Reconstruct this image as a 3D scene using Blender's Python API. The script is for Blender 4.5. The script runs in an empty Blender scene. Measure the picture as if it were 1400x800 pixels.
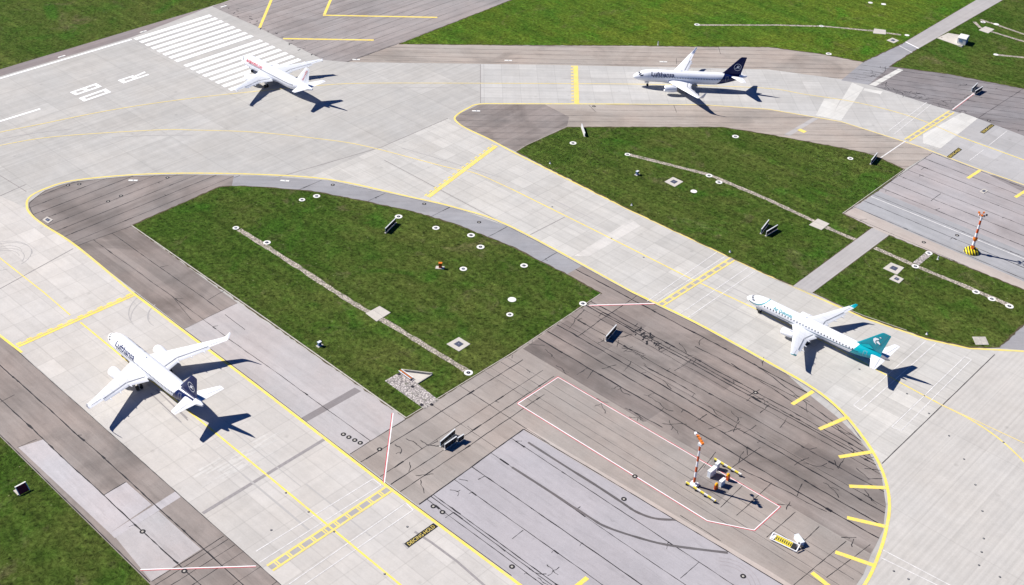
import bpy, bmesh, math, random
from mathutils import Vector, Matrix
from mathutils.geometry import tessellate_polygon
random.seed(7)
R = math.radians
C = bpy.context.scene.collection
sc = bpy.context.scene

# ------------------------------------------------------------------ camera model (aerial view from about 174 m)
F, TH, RO, H, OFF = 1660.6, 0.60875, 0.0397, 174.0, 250.2
PHI = R(-42.14)
def W(px, py, h=0.0):
    """photo position -> real position on the level ground (or at height h), metres; X runs along the taxiways"""
    X = (px-700)/F; Y = -(py-400)/F
    c, s = math.cos(RO), math.sin(RO); X, Y = c*X-s*Y, s*X+c*Y
    r = (X, math.cos(TH)+Y*math.sin(TH), -math.sin(TH)+Y*math.cos(TH))
    t = -(H-h)/r[2]; a, b = r[0]*t, r[1]*t-OFF
    c, s = math.cos(PHI), math.sin(PHI)
    return Vector((c*a+s*b, -s*a+c*b))
def WL(l): return [W(*p) for p in l]
def rotm(v):
    c, s = math.cos(-PHI), math.sin(-PHI)
    return Vector((c*v[0]-s*v[1], s*v[0]+c*v[1], v[2]))
def make_camera():
    cam = bpy.data.cameras.new('camera'); o = bpy.data.objects.new('camera', cam); C.objects.link(o)
    fw = Vector((0, math.cos(TH), -math.sin(TH))); up = Vector((0, math.sin(TH), math.cos(TH))); rt = Vector((1, 0, 0))
    c, s = math.cos(RO), math.sin(RO)
    r2 = rt*c+up*s; u2 = -rt*s+up*c
    r2, u2, f2 = rotm(r2), rotm(u2), rotm(fw)
    m = Matrix((r2, u2, -f2)).transposed().to_4x4()
    m.translation = rotm(Vector((0, -OFF, H)))
    o.matrix_world = m
    cam.sensor_width = 36; cam.lens = F/1400*36; cam.clip_start = 1; cam.clip_end = 20000
    sc.camera = o
make_camera()

# ------------------------------------------------------------------ light
SUN_AZ, SUN_EL = R(21.5), R(42)
w = bpy.data.worlds.new('World'); sc.world = w; w.use_nodes = True
nt = w.node_tree; nt.nodes.clear()
sky = nt.nodes.new('ShaderNodeTexSky'); sky.sky_type = 'NISHITA'; sky.sun_disc = False
sky.sun_elevation = SUN_EL; sky.sun_rotation = R(90)-(SUN_AZ+math.pi); sky.altitude = 2000; sky.air_density = 0.75; sky.dust_density = 0.0; sky.ozone_density = 9.0
bg = nt.nodes.new('ShaderNodeBackground'); bg.inputs['Strength'].default_value = 0.05
out = nt.nodes.new('ShaderNodeOutputWorld')
tint = nt.nodes.new('ShaderNodeMix'); tint.data_type = 'RGBA'; tint.blend_type = 'MULTIPLY'; tint.inputs[0].default_value = 1.0
tint.inputs[7].default_value = (0.40, 0.84, 1.32, 1)
nt.links.new(sky.outputs[0], tint.inputs[6]); nt.links.new(tint.outputs[2], bg.inputs[0]); nt.links.new(bg.outputs[0], out.inputs[0])
sl = bpy.data.lights.new('sun', 'SUN'); sl.energy = 5.0; sl.angle = R(0.5); sl.color = (1.0, 0.955, 0.90)
so = bpy.data.objects.new('sun', sl); C.objects.link(so)
L = Vector((math.cos(SUN_AZ)*math.cos(SUN_EL), math.sin(SUN_AZ)*math.cos(SUN_EL), -math.sin(SUN_EL)))
so.rotation_euler = L.to_track_quat('-Z', 'Y').to_euler(); so.location = (0, 0, 300)
vs = sc.view_settings; vs.view_transform = 'Standard'; vs.look = 'None'; vs.exposure = 0.66; vs.gamma = 1

# ------------------------------------------------------------------ materials
class NT:
    def __init__(s, name):
        s.m = bpy.data.materials.new(name); s.m.use_nodes = True; s.n = s.m.node_tree; s.n.nodes.clear()
        s.o = s.n.nodes.new('ShaderNodeOutputMaterial'); s.b = s.n.nodes.new('ShaderNodeBsdfPrincipled')
        s.n.links.new(s.b.outputs[0], s.o.inputs[0])
        s.b.inputs['Roughness'].default_value = 0.9; s.b.inputs['Specular IOR Level'].default_value = 0.2
        s.tc = s.n.nodes.new('ShaderNodeTexCoord').outputs['Object']
    def set(s, sock, v):
        if isinstance(v, bpy.types.NodeSocket): s.n.links.new(v, sock)
        elif v is not None: sock.default_value = v
    def math(s, op, a, b=None, c=None, clamp=False):
        k = s.n.nodes.new('ShaderNodeMath'); k.operation = op; k.use_clamp = clamp
        s.set(k.inputs[0], a); s.set(k.inputs[1], b)
        if c is not None: s.set(k.inputs[2], c)
        return k.outputs[0]
    def map(s, vec, rot=0, scale=(1, 1, 1), loc=(0, 0, 0)):
        k = s.n.nodes.new('ShaderNodeMapping'); k.vector_type = 'POINT'; s.set(k.inputs[0], vec)
        k.inputs['Rotation'].default_value = (0, 0, rot); k.inputs['Scale'].default_value = scale; k.inputs['Location'].default_value = loc
        return k.outputs[0]
    def sep(s, vec):
        k = s.n.nodes.new('ShaderNodeSeparateXYZ'); s.set(k.inputs[0], vec); return k.outputs
    def comb(s, x, y, z=0.0):
        k = s.n.nodes.new('ShaderNodeCombineXYZ'); s.set(k.inputs[0], x); s.set(k.inputs[1], y); s.set(k.inputs[2], z); return k.outputs[0]
    def noise(s, vec, scale, detail=4, rough=0.55, dist=0.0):
        k = s.n.nodes.new('ShaderNodeTexNoise'); s.set(k.inputs['Vector'], vec); k.inputs['Scale'].default_value = scale
        k.inputs['Detail'].default_value = detail; k.inputs['Roughness'].default_value = rough; k.inputs['Distortion'].default_value = dist
        return k.outputs['Fac']
    def white(s, vec):
        k = s.n.nodes.new('ShaderNodeTexWhiteNoise'); k.noise_dimensions = '2D'; s.set(k.inputs['Vector'], vec); return k.outputs['Value']
    def vor(s, vec, scale, feature='F1'):
        k = s.n.nodes.new('ShaderNodeTexVoronoi'); k.feature = feature; s.set(k.inputs['Vector'], vec); k.inputs['Scale'].default_value = scale
        return k.outputs['Distance']
    def ramp(s, v, a, b, lo=0.0, hi=1.0):
        k = s.n.nodes.new('ShaderNodeMapRange'); s.set(k.inputs[0], v); k.inputs[1].default_value = a; k.inputs[2].default_value = b
        k.inputs[3].default_value = lo; k.inputs[4].default_value = hi; return k.outputs[0]
    def mix(s, f, a, b, mode='MIX'):
        k = s.n.nodes.new('ShaderNodeMix'); k.data_type = 'RGBA'; k.blend_type = mode
        s.set(k.inputs[0], f); s.set(k.inputs[6], a); s.set(k.inputs[7], b); return k.outputs[2]
    def scale(s, col, f):
        k = s.n.nodes.new('ShaderNodeVectorMath'); k.operation = 'SCALE'; s.set(k.inputs[0], col[:3] if isinstance(col, tuple) else col); s.set(k.inputs['Scale'], f); return k.outputs[0]
    def bump(s, h, strength, dist):
        k = s.n.nodes.new('ShaderNodeBump'); k.inputs['Strength'].default_value = strength; k.inputs['Distance'].default_value = dist
        s.set(k.inputs['Height'], h); s.n.links.new(k.outputs[0], s.b.inputs['Normal'])
    def color(s, c): s.set(s.b.inputs['Base Color'], c); return s.m
def c4(c): return (c[0], c[1], c[2], 1)

def flat(name, col, rough=0.6, metal=0.0, spec=0.3, grime=0.0):
    t = NT(name); t.b.inputs['Roughness'].default_value = rough; t.b.inputs['Metallic'].default_value = metal; t.b.inputs['Specular IOR Level'].default_value = spec
    if grime:
        f = t.ramp(t.noise(t.tc, 1.3, 5), 0.3, 0.75, 1-grime, 1.0)
        return t.color(t.scale(c4(col), f))
    return t.color(c4(col))

def concrete(name, base, ang, sx, sy, joint=0.12, jw=0.16, slab=0.05, streak=0.06, fine=None, blot=0.08, warm=0.5):
    """slab concrete: joints on a real grid, each slab its own tone, stretched wear, stains"""
    t = NT(name); v = t.map(t.tc, rot=-ang); x, y, z = t.sep(v)
    u = t.math('DIVIDE', x, sx); q = t.math('DIVIDE', y, sy)
    fac = 1.0
    cell = t.white(t.comb(t.math('FLOOR', u), t.math('FLOOR', q)))
    val = t.ramp(cell, 0, 1, 1-slab, 1+slab)
    cell2 = t.white(t.comb(t.math('FLOOR', t.math('DIVIDE', x, sx*7)), t.math('FLOOR', t.math('DIVIDE', y, sy*2))))
    val = t.math('MULTIPLY', val, t.ramp(cell2, 0, 1, 1-slab*0.8, 1+slab*0.8))
    for a, s_, wdt in ((u, sx, jw), (q, sy, jw)):
        fr = t.math('FRACT', a); d = t.math('MULTIPLY', t.math('MINIMUM', fr, t.math('SUBTRACT', 1.0, fr)), s_)
        m = t.ramp(d, wdt*0.3, wdt, 1-joint, 1.0)
        val = t.math('MULTIPLY', val, m)
    if fine:
        sp, st = fine
        fr = t.math('FRACT', t.math('DIVIDE', y, sp)); d = t.math('ABSOLUTE', t.math('SUBTRACT', fr, 0.5))
        val = t.math('MULTIPLY', val, t.ramp(d, 0.12, 0.3, 1-st, 1.0))
        rw = t.white(t.comb(t.math('FLOOR', t.math('DIVIDE', y, sp)), 3.0))
        val = t.math('MULTIPLY', val, t.ramp(rw, 0, 1, 1-st*0.5, 1+st*0.4))
    sn = t.noise(t.map(v, scale=(0.02, 0.9, 1)), 1.0, 6, 0.65); val = t.math('MULTIPLY', val, t.ramp(sn, 0.3, 0.7, 1-streak, 1+streak))
    sn2 = t.noise(t.map(v, scale=(0.6, 0.03, 1)), 1.0, 5, 0.6); val = t.math('MULTIPLY', val, t.ramp(sn2, 0.3, 0.7, 1-streak*0.5, 1+streak*0.5))
    bn = t.noise(t.tc, 0.035, 6, 0.6, 0.4); val = t.math('MULTIPLY', val, t.ramp(bn, 0.3, 0.7, 1-blot, 1+blot*0.7))
    gr = t.noise(t.tc, 2.2, 3, 0.7); val = t.math('MULTIPLY', val, t.ramp(gr, 0.25, 0.75, 0.955, 1.045))
    cl = t.noise(t.map(v, loc=(77, 12, 0)), 0.22, 7, 0.72, 0.6); val = t.math('MULTIPLY', val, t.ramp(cl, 0.3, 0.7, 0.92, 1.06))
    sw_ = t.noise(t.map(v, rot=R(11), scale=(0.04, 1.3, 1), loc=(5, 9, 0)), 1.0, 4, 0.6); val = t.math('MULTIPLY', val, t.ramp(sw_, 0.58, 0.72, 1.0, 0.93))
    cell3 = t.white(t.comb(t.math('FLOOR', u), t.math('FLOOR', q), 0.0)); pale = t.white(t.comb(t.math('ADD', t.math('FLOOR', u), 31.0), t.math('FLOOR', q)))
    val = t.math('MULTIPLY', val, t.ramp(pale, 0.95, 0.955, 1.0, 1.07))
    wn = t.noise(t.tc, 0.06, 4, 0.6)
    col = t.mix(t.ramp(wn, 0.35, 0.65, 0, warm), c4(base), c4((base[0]*1.015, base[1]*0.985, base[2]*0.95)))
    spots = t.ramp(t.vor(t.tc, 0.13), 0.02, 0.09, 0.82, 1.0)
    val = t.math('MULTIPLY', val, spots)
    return t.color(t.scale(col, val))

def asphalt(name, base, ang, blot=0.16, streak=0.1, warm=(1.04, 0.98, 0.95), lane=3.75, lanev=0.06, dark=0.0):
    t = NT(name); v = t.map(t.tc, rot=-ang); x, y, z = t.sep(v)
    ln = t.white(t.comb(t.math('FLOOR', t.math('DIVIDE', y, lane)), 1.0)); val = t.ramp(ln, 0, 1, 1-lanev, 1+lanev)
    n1 = t.noise(t.map(v, scale=(0.03, 0.5, 1)), 1.0, 7, 0.7); val = t.math('MULTIPLY', val, t.ramp(n1, 0.3, 0.7, 1-streak, 1+streak))
    n2 = t.noise(t.tc, 0.06, 7, 0.6, 0.6); val = t.math('MULTIPLY', val, t.ramp(n2, 0.3, 0.7, 1-blot, 1+blot*0.7))
    n3 = t.noise(t.tc, 3.0, 4, 0.75); val = t.math('MULTIPLY', val, t.ramp(n3, 0.25, 0.75, 0.92, 1.08))
    n5 = t.noise(t.tc, 0.5, 5, 0.7); val = t.math('MULTIPLY', val, t.ramp(n5, 0.3, 0.7, 0.95, 1.05))
    if dark:
        n4 = t.noise(t.map(t.tc, loc=(31, 5, 0)), 0.045, 5, 0.55, 1.0); val = t.math('MULTIPLY', val, t.ramp(n4, 0.5, 0.68, 1.0, 1-dark))
    n6 = t.noise(t.map(v, scale=(0.10, 0.8, 1), loc=(3, 8, 0)), 1.0, 6, 0.7); val = t.math('MULTIPLY', val, t.ramp(n6, 0.55, 0.75, 1.0, 0.8))
    n7 = t.noise(t.map(t.tc, loc=(61, 15, 0)), 0.35, 6, 0.75, .8); val = t.math('MULTIPLY', val, t.ramp(n7, 0.64, 0.76, 1.0, 0.7))
    wn = t.noise(t.map(t.tc, loc=(9, 70, 0)), 0.05, 4, 0.6)
    col = t.mix(t.ramp(wn, 0.35, 0.65, 0, 1), c4(base), c4([base[i]*warm[i] for i in range(3)]))
    return t.color(t.scale(col, val))

def grass_mat(name, hue):
    t = NT(name)
    a, b, c_ = hue
    big = t.noise(t.tc, 0.022, 5, 0.6, 0.8); mid = t.noise(t.map(t.tc, loc=(50, 3, 0)), 0.12, 6, 0.7, 0.5)
    mow = t.noise(t.map(t.tc, rot=-R(45), scale=(0.02, 0.55, 1)), 1.0, 4, 0.6)
    f1 = t.math('ADD', t.ramp(big, 0.33, 0.67, 0, 1), t.ramp(mid, 0.3, 0.7, -0.45, 0.45), clamp=True)
    col = t.mix(f1, c4(a), c4(b))
    dry = t.noise(t.map(t.tc, loc=(8, 99, 0)), 0.09, 7, 0.65, 1.2)
    col = t.mix(t.ramp(dry, 0.57, 0.72, 0, 0.65), col, c4(c_))
    tuft = t.noise(t.tc, 1.0, 6, 0.85, 0.5); tuft2 = t.noise(t.map(t.tc, loc=(9, 9, 0)), 0.4, 5, 0.7)
    val = t.ramp(tuft, 0.36, 0.64, 0.3, 1.8)
    val = t.math('MULTIPLY', val, t.ramp(tuft2, 0.3, 0.7, 0.68, 1.3))
    val = t.math('MULTIPLY', val, t.ramp(mow, 0.3, 0.7, 0.86, 1.14))
    lush = t.noise(t.map(t.tc, loc=(-30, 44, 0)), 0.05, 5, 0.6, 1.0)
    col = t.mix(t.ramp(lush, 0.55, 0.68, 0, 0.7), col, (a[0]*.85, a[1]*1.3, a[2]*.9, 1))
    bare = t.noise(t.map(t.tc, loc=(130, -44, 0)), 0.16, 8, 0.75, 1.5)
    col = t.mix(t.ramp(bare, 0.66, 0.74, 0, 0.85), col, (0.24, 0.21, 0.13, 1))
    rut = t.noise(t.map(t.tc, rot=R(8), scale=(0.012, 0.35, 1)), 1.0, 3, 0.5)
    val = t.math('MULTIPLY', val, t.ramp(rut, 0.3, 0.7, 0.84, 1.16))
    dots = t.ramp(t.vor(t.map(t.tc, loc=(3, 3, 0)), 0.45), 0.06, 0.2, 0.3, 1.0)
    val = t.math('MULTIPLY', val, dots)
    col = t.scale(col, val)
    fl = t.ramp(t.vor(t.map(t.tc, loc=(7, 1, 0)), 0.28), 0.03, 0.07, 1.0, 0.0)
    col = t.mix(t.math('MULTIPLY', fl, 0.6), col, (0.33, 0.36, 0.16, 1))
    t.bump(t.math('ADD', tuft, t.noise(t.tc, 6, 3, 0.7)), 1.0, 0.5)
    t.b.inputs['Roughness'].default_value = 1.0; t.b.inputs['Specular IOR Level'].default_value = 0.05
    return t.color(col)

def paint(name, col, under, wear=0.3, scale_=0.8):
    """road paint worn through to what lies under it"""
    t = NT(name)
    n = t.noise(t.tc, scale_, 6, 0.75); m = t.ramp(n, 0.5-0.25+wear*0.3, 0.62-0.1+wear*0.35, 1.0, 0.0)
    n = t.noise(t.tc, scale_, 7, 0.8)
    lo = 0.72-wear*0.5
    k = t.ramp(n, lo-0.12, lo+0.12, 0.0, 0.85)
    g = t.ramp(t.noise(t.tc, 0.25, 3), 0.3, 0.7, 0.92, 1.06)
    return t.color(t.scale(t.mix(k, c4(col), c4(under)), g))

def gravel_mat(name, col):
    t = NT(name)
    n = t.vor(t.tc, 2.4); v = t.ramp(n, 0.1, 0.6, 1.25, 0.5)
    n2 = t.noise(t.tc, 1.1, 5, 0.8); v = t.math('MULTIPLY', v, t.ramp(n2, 0.32, 0.62, 0.45, 1.15))
    moss = t.ramp(t.noise(t.map(t.tc, loc=(4, 4, 0)), 0.5, 5, 0.7), 0.56, 0.66, 0, 0.8)
    t.bump(n, 0.6, 0.2)
    return t.color(t.mix(moss, t.scale(c4(col), v), (0.07, 0.09, 0.03, 1)))

CON = (0.455, 0.435, 0.415)
M = {}
M['con_runway'] = concrete('runway concrete', (0.394, 0.385, 0.362), R(90), 15, 7.5, 0.10, 0.22, 0.025, 0.085, None, 0.06, 0.6)
M['con_taxi'] = concrete('taxiway concrete', (0.468, 0.447, 0.415), 0, 6.0, 5.0, 0.11, 0.17, 0.042, 0.04, None, 0.05, 0.6)
M['con_diag'] = concrete('diagonal taxiway concrete', (0.448, 0.436, 0.405), 0, 5.5, 4.4, 0.11, 0.18, 0.05, 0.07, None, 0.05)
M['con_north'] = concrete('north taxiway concrete', (0.424, 0.417, 0.396), R(45), 6.0, 5.5, 0.11, 0.18, 0.045, 0.06, None, 0.05)
M['con_east'] = concrete('east taxiway concrete', (0.453, 0.436, 0.405), R(90), 30, 7.0, 0.08, 0.2, 0.02, 0.035, (1.25, 0.055), 0.05)
M['con_grey'] = concrete('grey concrete', (0.37, 0.365, 0.36), 0, 9, 7.5, 0.08, 0.2, 0.03, 0.04)
M['con_new'] = concrete('fresh pale concrete', (0.542, 0.536, 0.502), R(90), 5, 4, 0.05, 0.15, 0.03, 0.05, None, 0.1)
M['con_road'] = concrete('service road concrete', (0.36, 0.345, 0.335), R(90), 60, 2.4, 0.06, 0.2, 0.02, 0.05)
M['con_patch'] = concrete('white slab patches', (0.512, 0.496, 0.463), 0, 3, 5, 0.03, 0.2, 0.04, 0.06, None, 0.1)
M['as_brown'] = asphalt('old brown asphalt', (0.236, 0.208, 0.189), 0, 0.16, 0.16, dark=0.34, lanev=0.1)
M['as_brown_y'] = asphalt('old brown asphalt of the shoulder', (0.225, 0.203, 0.189), R(90), 0.15, 0.14, dark=0.3)
M['as_old'] = asphalt('darkest apron lane', (0.185, 0.163, 0.150), 0, 0.2, 0.18, dark=0.25)
M['as_taupe'] = asphalt('taupe asphalt', (0.300, 0.272, 0.246), 0, 0.08, 0.09, dark=0.1)
M['as_lav'] = asphalt('lavender grey asphalt', (0.345, 0.33, 0.34), 0, 0.07, 0.06, (1.02, 1.0, 0.99), lanev=0.03)
M['as_light'] = asphalt('light grey asphalt', (0.385, 0.37, 0.365), 0, 0.08, 0.07, lanev=0.03)
M['as_light2'] = asphalt('pale lavender asphalt', (0.405, 0.39, 0.395), 0, 0.08, 0.09, lanev=0.03)
M['as_blue'] = asphalt('blue grey asphalt', (0.265, 0.268, 0.28), R(45), 0.12, 0.08, (1.04, 1.0, 0.97))
M['as_blue2'] = asphalt('steel grey asphalt', (0.30, 0.303, 0.308), 0, 0.12, 0.08, (1.02, 1, 1))
M['as_c'] = asphalt('tan grey shoulder asphalt', (0.335, 0.302, 0.267), R(45), 0.1, 0.14, dark=0.25)
M['as_dark'] = asphalt('dark weathered asphalt', (0.21, 0.2, 0.202), R(45), 0.16, 0.14, dark=0.2)
M['as_pad'] = asphalt('blast pad asphalt', (0.275, 0.257, 0.248), R(90), 0.1, 0.14, dark=0.2)
M['as_ne'] = asphalt('grey pad asphalt', (0.335, 0.32, 0.322), 0, 0.1, 0.09, dark=0.15)
M['as_tan'] = asphalt('tan edge asphalt', (0.40, 0.36, 0.325), 0, 0.08, 0.06)
M['as_band'] = asphalt('cut repair band', (0.215, 0.2, 0.2), R(90), 0.08, 0.06)
M['as_edge'] = asphalt('runway edge asphalt', (0.225, 0.2, 0.195), R(90), 0.12, 0.12)
M['tar'] = flat('tar joint filler', (0.018, 0.017, 0.02), 0.7, grime=0.4)
M['tar_soft'] = flat('weathered joint', (0.085, 0.078, 0.078), 0.9, grime=0.3)
M['rubber'] = asphalt('tyre rubber on asphalt', (0.115, 0.108, 0.11), 0, 0.3, 0.1)
M['rubber_c'] = flat('faint tyre rubber on concrete', (0.40, 0.385, 0.37), 0.9, grime=0.2)
M['joint_c'] = flat('concrete joint', (0.27, 0.25, 0.24), 0.9, grime=0.2)
M['band_c'] = flat('grey sealed joint band', (0.29, 0.27, 0.265), 0.9, grime=0.2)
M['grass'] = grass_mat('grass', ((0.066, 0.145, 0.015), (0.125, 0.17, 0.02), (0.15, 0.14, 0.05)))
M['grass_i'] = grass_mat('island grass', ((0.054, 0.104, 0.014), (0.102, 0.128, 0.028), (0.17, 0.14, 0.075)))
M['yellow'] = paint('yellow paint', (0.78, 0.60, 0.11), (0.46, 0.43, 0.36), 0.24)
M['yellow_w'] = paint('worn yellow paint', (0.72, 0.58, 0.14), (0.48, 0.44, 0.34), 0.28, 1.0)
M['yellow_f'] = paint('faded yellow paint', (0.66, 0.53, 0.20), (0.47, 0.44, 0.36), 0.26, 1.0)
M['white'] = paint('white paint', (0.82, 0.82, 0.81), (0.45, 0.43, 0.42), 0.1)
M['white_w'] = paint('worn white paint', (0.70, 0.69, 0.67), (0.46, 0.44, 0.42), 0.4)
M['red_p'] = paint('red paint', (0.5, 0.09, 0.1), (0.4, 0.25, 0.25), 0.25)
M['black_p'] = paint('black paint', (0.022, 0.022, 0.02), (0.1, 0.1, 0.1), 0.15)
M['grey_p'] = paint('grey box paint', (0.33, 0.315, 0.31), (0.4, 0.38, 0.37), 0.2)
M['gravel'] = gravel_mat('gravel', (0.52, 0.46, 0.38))
M['gravel2'] = gravel_mat('coarse pale gravel', (0.55, 0.5, 0.47))
M['pad'] = concrete('pad concrete', (0.50, 0.47, 0.42), 0, 3, 3, 0.0, 0.1, 0.03, 0.05, None, 0.2)
M['kerb'] = flat('kerb concrete', (0.5, 0.47, 0.41), 0.9, grime=0.35)
M['rim'] = flat('white concrete ring', (0.74, 0.73, 0.68), 0.85, grime=0.15)
M['lamp_dark'] = flat('dark light fitting', (0.03, 0.03, 0.04), 0.4)
M['lid'] = flat('steel cover', (0.09, 0.1, 0.14), 0.5, 0.3)

# ------------------------------------------------------------------ mesh helpers
class MB:
    def __init__(s): s.v = []; s.f = []; s.mi = []
    def add(s, vs_, fs, mi=0):
        n = len(s.v); s.v += [tuple(v) for v in vs_]; s.f += [tuple(i+n for i in f) for f in fs]; s.mi += [mi]*len(fs)
    def poly(s, pts, z, mi=0):
        p = [Vector((a[0], a[1], 0)) for a in pts]
        tr = tessellate_polygon([p]); fs = []
        for t in tr:
            a, b, c = [p[i] for i in t]
            if (b-a).cross(c-a).z < 0: t = (t[0], t[2], t[1])
            fs.append(t)
        s.add([(a[0], a[1], z) for a in pts], fs, mi)
    def ribbon(s, pts, wdt, z, mi=0, var=0.0, side=0.0):
        pts = [Vector((p[0], p[1])) for p in pts]; n = len(pts)
        if n < 2: return
        s.k = getattr(s, 'k', 0)+1; z += (s.k % 12)*.0003   # crossing ribbons never share a plane
        vs_ = []; 
        for i, p in enumerate(pts):
            d = Vector((0, 0))
            if i > 0: d += (p-pts[i-1]).normalized()
            if i < n-1: d += (pts[i+1]-p).normalized()
            if d.length < 1e-6: d = Vector((1, 0))
            d.normalize(); nn = Vector((-d.y, d.x))
            k = 1.0
            if 0 < i < n-1:
                cs = max(0.5, abs(nn.dot(Vector((-(pts[i+1]-p).normalized().y, (pts[i+1]-p).normalized().x))))); k = 1/cs
            hw = wdt/2*k*(1+random.uniform(-var, var))
            q = p+nn*side
            vs_ += [(q.x+nn.x*hw, q.y+nn.y*hw, z), (q.x-nn.x*hw, q.y-nn.y*hw, z)]
        s.add(vs_, [(2*i, 2*i+1, 2*i+3, 2*i+2) for i in range(n-1)], mi)
    def box(s, cx, cy, cz, sx, sy, sz, rz=0, mi=0, taper=1.0):
        vs_ = []
        c, sn = math.cos(rz), math.sin(rz)
        for k, z in ((1.0, cz-sz/2), (taper, cz+sz/2)):
            for a, b in ((-1, -1), (1, -1), (1, 1), (-1, 1)):
                x, y = a*sx/2*k, b*sy/2*k
                vs_.append((cx+c*x-sn*y, cy+sn*x+c*y, z))
        s.add(vs_, [(3, 2, 1, 0), (4, 5, 6, 7), (0, 1, 5, 4), (1, 2, 6, 5), (2, 3, 7, 6), (3, 0, 4, 7)], mi)
    def tube(s, p, q, r0, r1=None, n=12, mi=0, caps=True):
        r1 = r0 if r1 is None else r1
        p, q = Vector(p), Vector(q); d = (q-p).normalized()
        a = d.orthogonal().normalized(); b = d.cross(a)
        vs_ = []
        for c_, r in ((p, r0), (q, r1)):
            for i in range(n):
                t = 2*math.pi*i/n; vs_.append(c_+(a*math.cos(t)+b*math.sin(t))*r)
        fs = [(i, (i+1) % n, n+(i+1) % n, n+i) for i in range(n)]
        if caps: fs += [tuple(range(n-1, -1, -1)), tuple(range(n, 2*n))]
        s.add(vs_, fs, mi)
    def lathe(s, prof, n=24, axis='z', o=(0, 0, 0), mi=0, closed=False):
        """prof: (along, radius)"""
        vs_ = []
        for a, r in prof:
            for i in range(n):
                t = 2*math.pi*i/n; u, w_ = r*math.cos(t), r*math.sin(t)
                if axis == 'z': vs_.append((o[0]+u, o[1]+w_, o[2]+a))
                else: vs_.append((o[0]+a, o[1]+u, o[2]+w_))
        fs = []
        for k in range(len(prof)-1):
            for i in range(n):
                fs.append((k*n+i, k*n+(i+1) % n, (k+1)*n+(i+1) % n, (k+1)*n+i))
        s.add(vs_, fs, mi)
    def loft(s, rings, mi=0, caps=True, close=True):
        n = len(rings[0]); vs_ = [p for r in rings for p in r]; fs = []
        for k in range(len(rings)-1):
            for i in range(n if close else n-1):
                fs.append((k*n+i, k*n+(i+1) % n, (k+1)*n+(i+1) % n, (k+1)*n+i))
        if caps: fs += [tuple(range(n-1, -1, -1)), tuple(range((len(rings)-1)*n, len(rings)*n))]
        s.add(vs_, fs, mi)
    def build(s, name, mats, parent=None, smooth=False, loc=None, fixn=True):
        me = bpy.data.meshes.new(name); me.from_pydata(s.v, [], s.f); me.update()
        if not isinstance(mats, (list, tuple)): mats = [mats]
        for m in mats: me.materials.append(m)
        for p, i in zip(me.polygons, s.mi): p.material_index = i
        if fixn:
            bm = bmesh.new(); bm.from_mesh(me); bmesh.ops.recalc_face_normals(bm, faces=bm.faces); bm.to_mesh(me); bm.free()
        if smooth:
            for p in me.polygons: p.use_smooth = True
            try: me.set_sharp_from_angle(angle=R(35))
            except Exception: pass
        o = bpy.data.objects.new(name, me); C.objects.link(o)
        if parent is not None: o.parent = parent
        if loc: o.location = loc
        return o
def thing(name, label, cat, loc=(0, 0, 0), rz=0, group=None):
    o = bpy.data.objects.new(name, None); C.objects.link(o); o.location = loc; o.rotation_euler = (0, 0, rz)
    o.empty_display_size = 0.5
    o['label'] = label; o['category'] = cat
    if group: o['group'] = group
    return o
def tag(o, label, cat, group=None):
    o['label'] = label; o['category'] = cat
    if group: o['group'] = group
    return o
def struct(mb, name, mats):
    o = mb.build(name, mats, fixn=False); o['kind'] = 'structure'; return o

def smooth_line(pts, seg=6):
    """Catmull-Rom through world points"""
    n = len(pts); outp = []
    for i in range(n-1):
        p0 = pts[max(i-1, 0)]; p1 = pts[i]; p2 = pts[i+1]; p3 = pts[min(i+2, n-1)]
        for k in range(seg):
            t = k/seg
            outp.append(0.5*((2*p1)+(p2-p0)*t+(2*p0-5*p1+4*p2-p3)*t*t+(3*p1-p0-3*p2+p3)*t**3))
    outp.append(pts[-1]); return outp
def ext(a, b, ta, tb):
    d = (b-a).normalized(); return a-d*ta, b+d*tb

Z_CON, Z_ZONE, Z_AS, Z_PATCH, Z_PATCH2, Z_SEAM, Z_MARK, Z_MARK2, Z_MARK3, Z_GRASS = .020, .024, .030, .034, .038, .042, .046, .050, .054, .060
NS = {}
def sheet(name, px, z, mat, world=False):
    NS[z] = NS.get(z, -1)+1
    mb = MB(); mb.poly(px if world else WL(px), z+NS[z]*.0003); return struct(mb, name, mat)
def clip_line(poly, p, d):
    """pieces of the line p + t d inside a polygon"""
    ts = []; n = len(poly)
    for i in range(n):
        a, b = poly[i], poly[(i+1) % n]; e = b-a
        den = d.x*e.y-d.y*e.x
        if abs(den) < 1e-9: continue
        u = ((a.x-p.x)*e.y-(a.y-p.y)*e.x)/den; v = ((a.x-p.x)*d.y-(a.y-p.y)*d.x)/den
        if 0 <= v < 1: ts.append(u)
    ts.sort(); return [(p+d*ts[i], p+d*ts[i+1]) for i in range(0, len(ts)-1, 2)]
def wobble(a, b, step=1.3, amp=0.12, seed=None):
    rr = random.Random(seed) if seed is not None else random
    d = b-a; n = max(2, int(d.length/step)); nn = Vector((-d.y, d.x)).normalized(); o = 0; res = []
    for i in range(n+1):
        o += rr.uniform(-amp, amp)*0.6; o *= 0.9
        res.append(a+d*(i/n)+nn*o)
    return res
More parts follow.
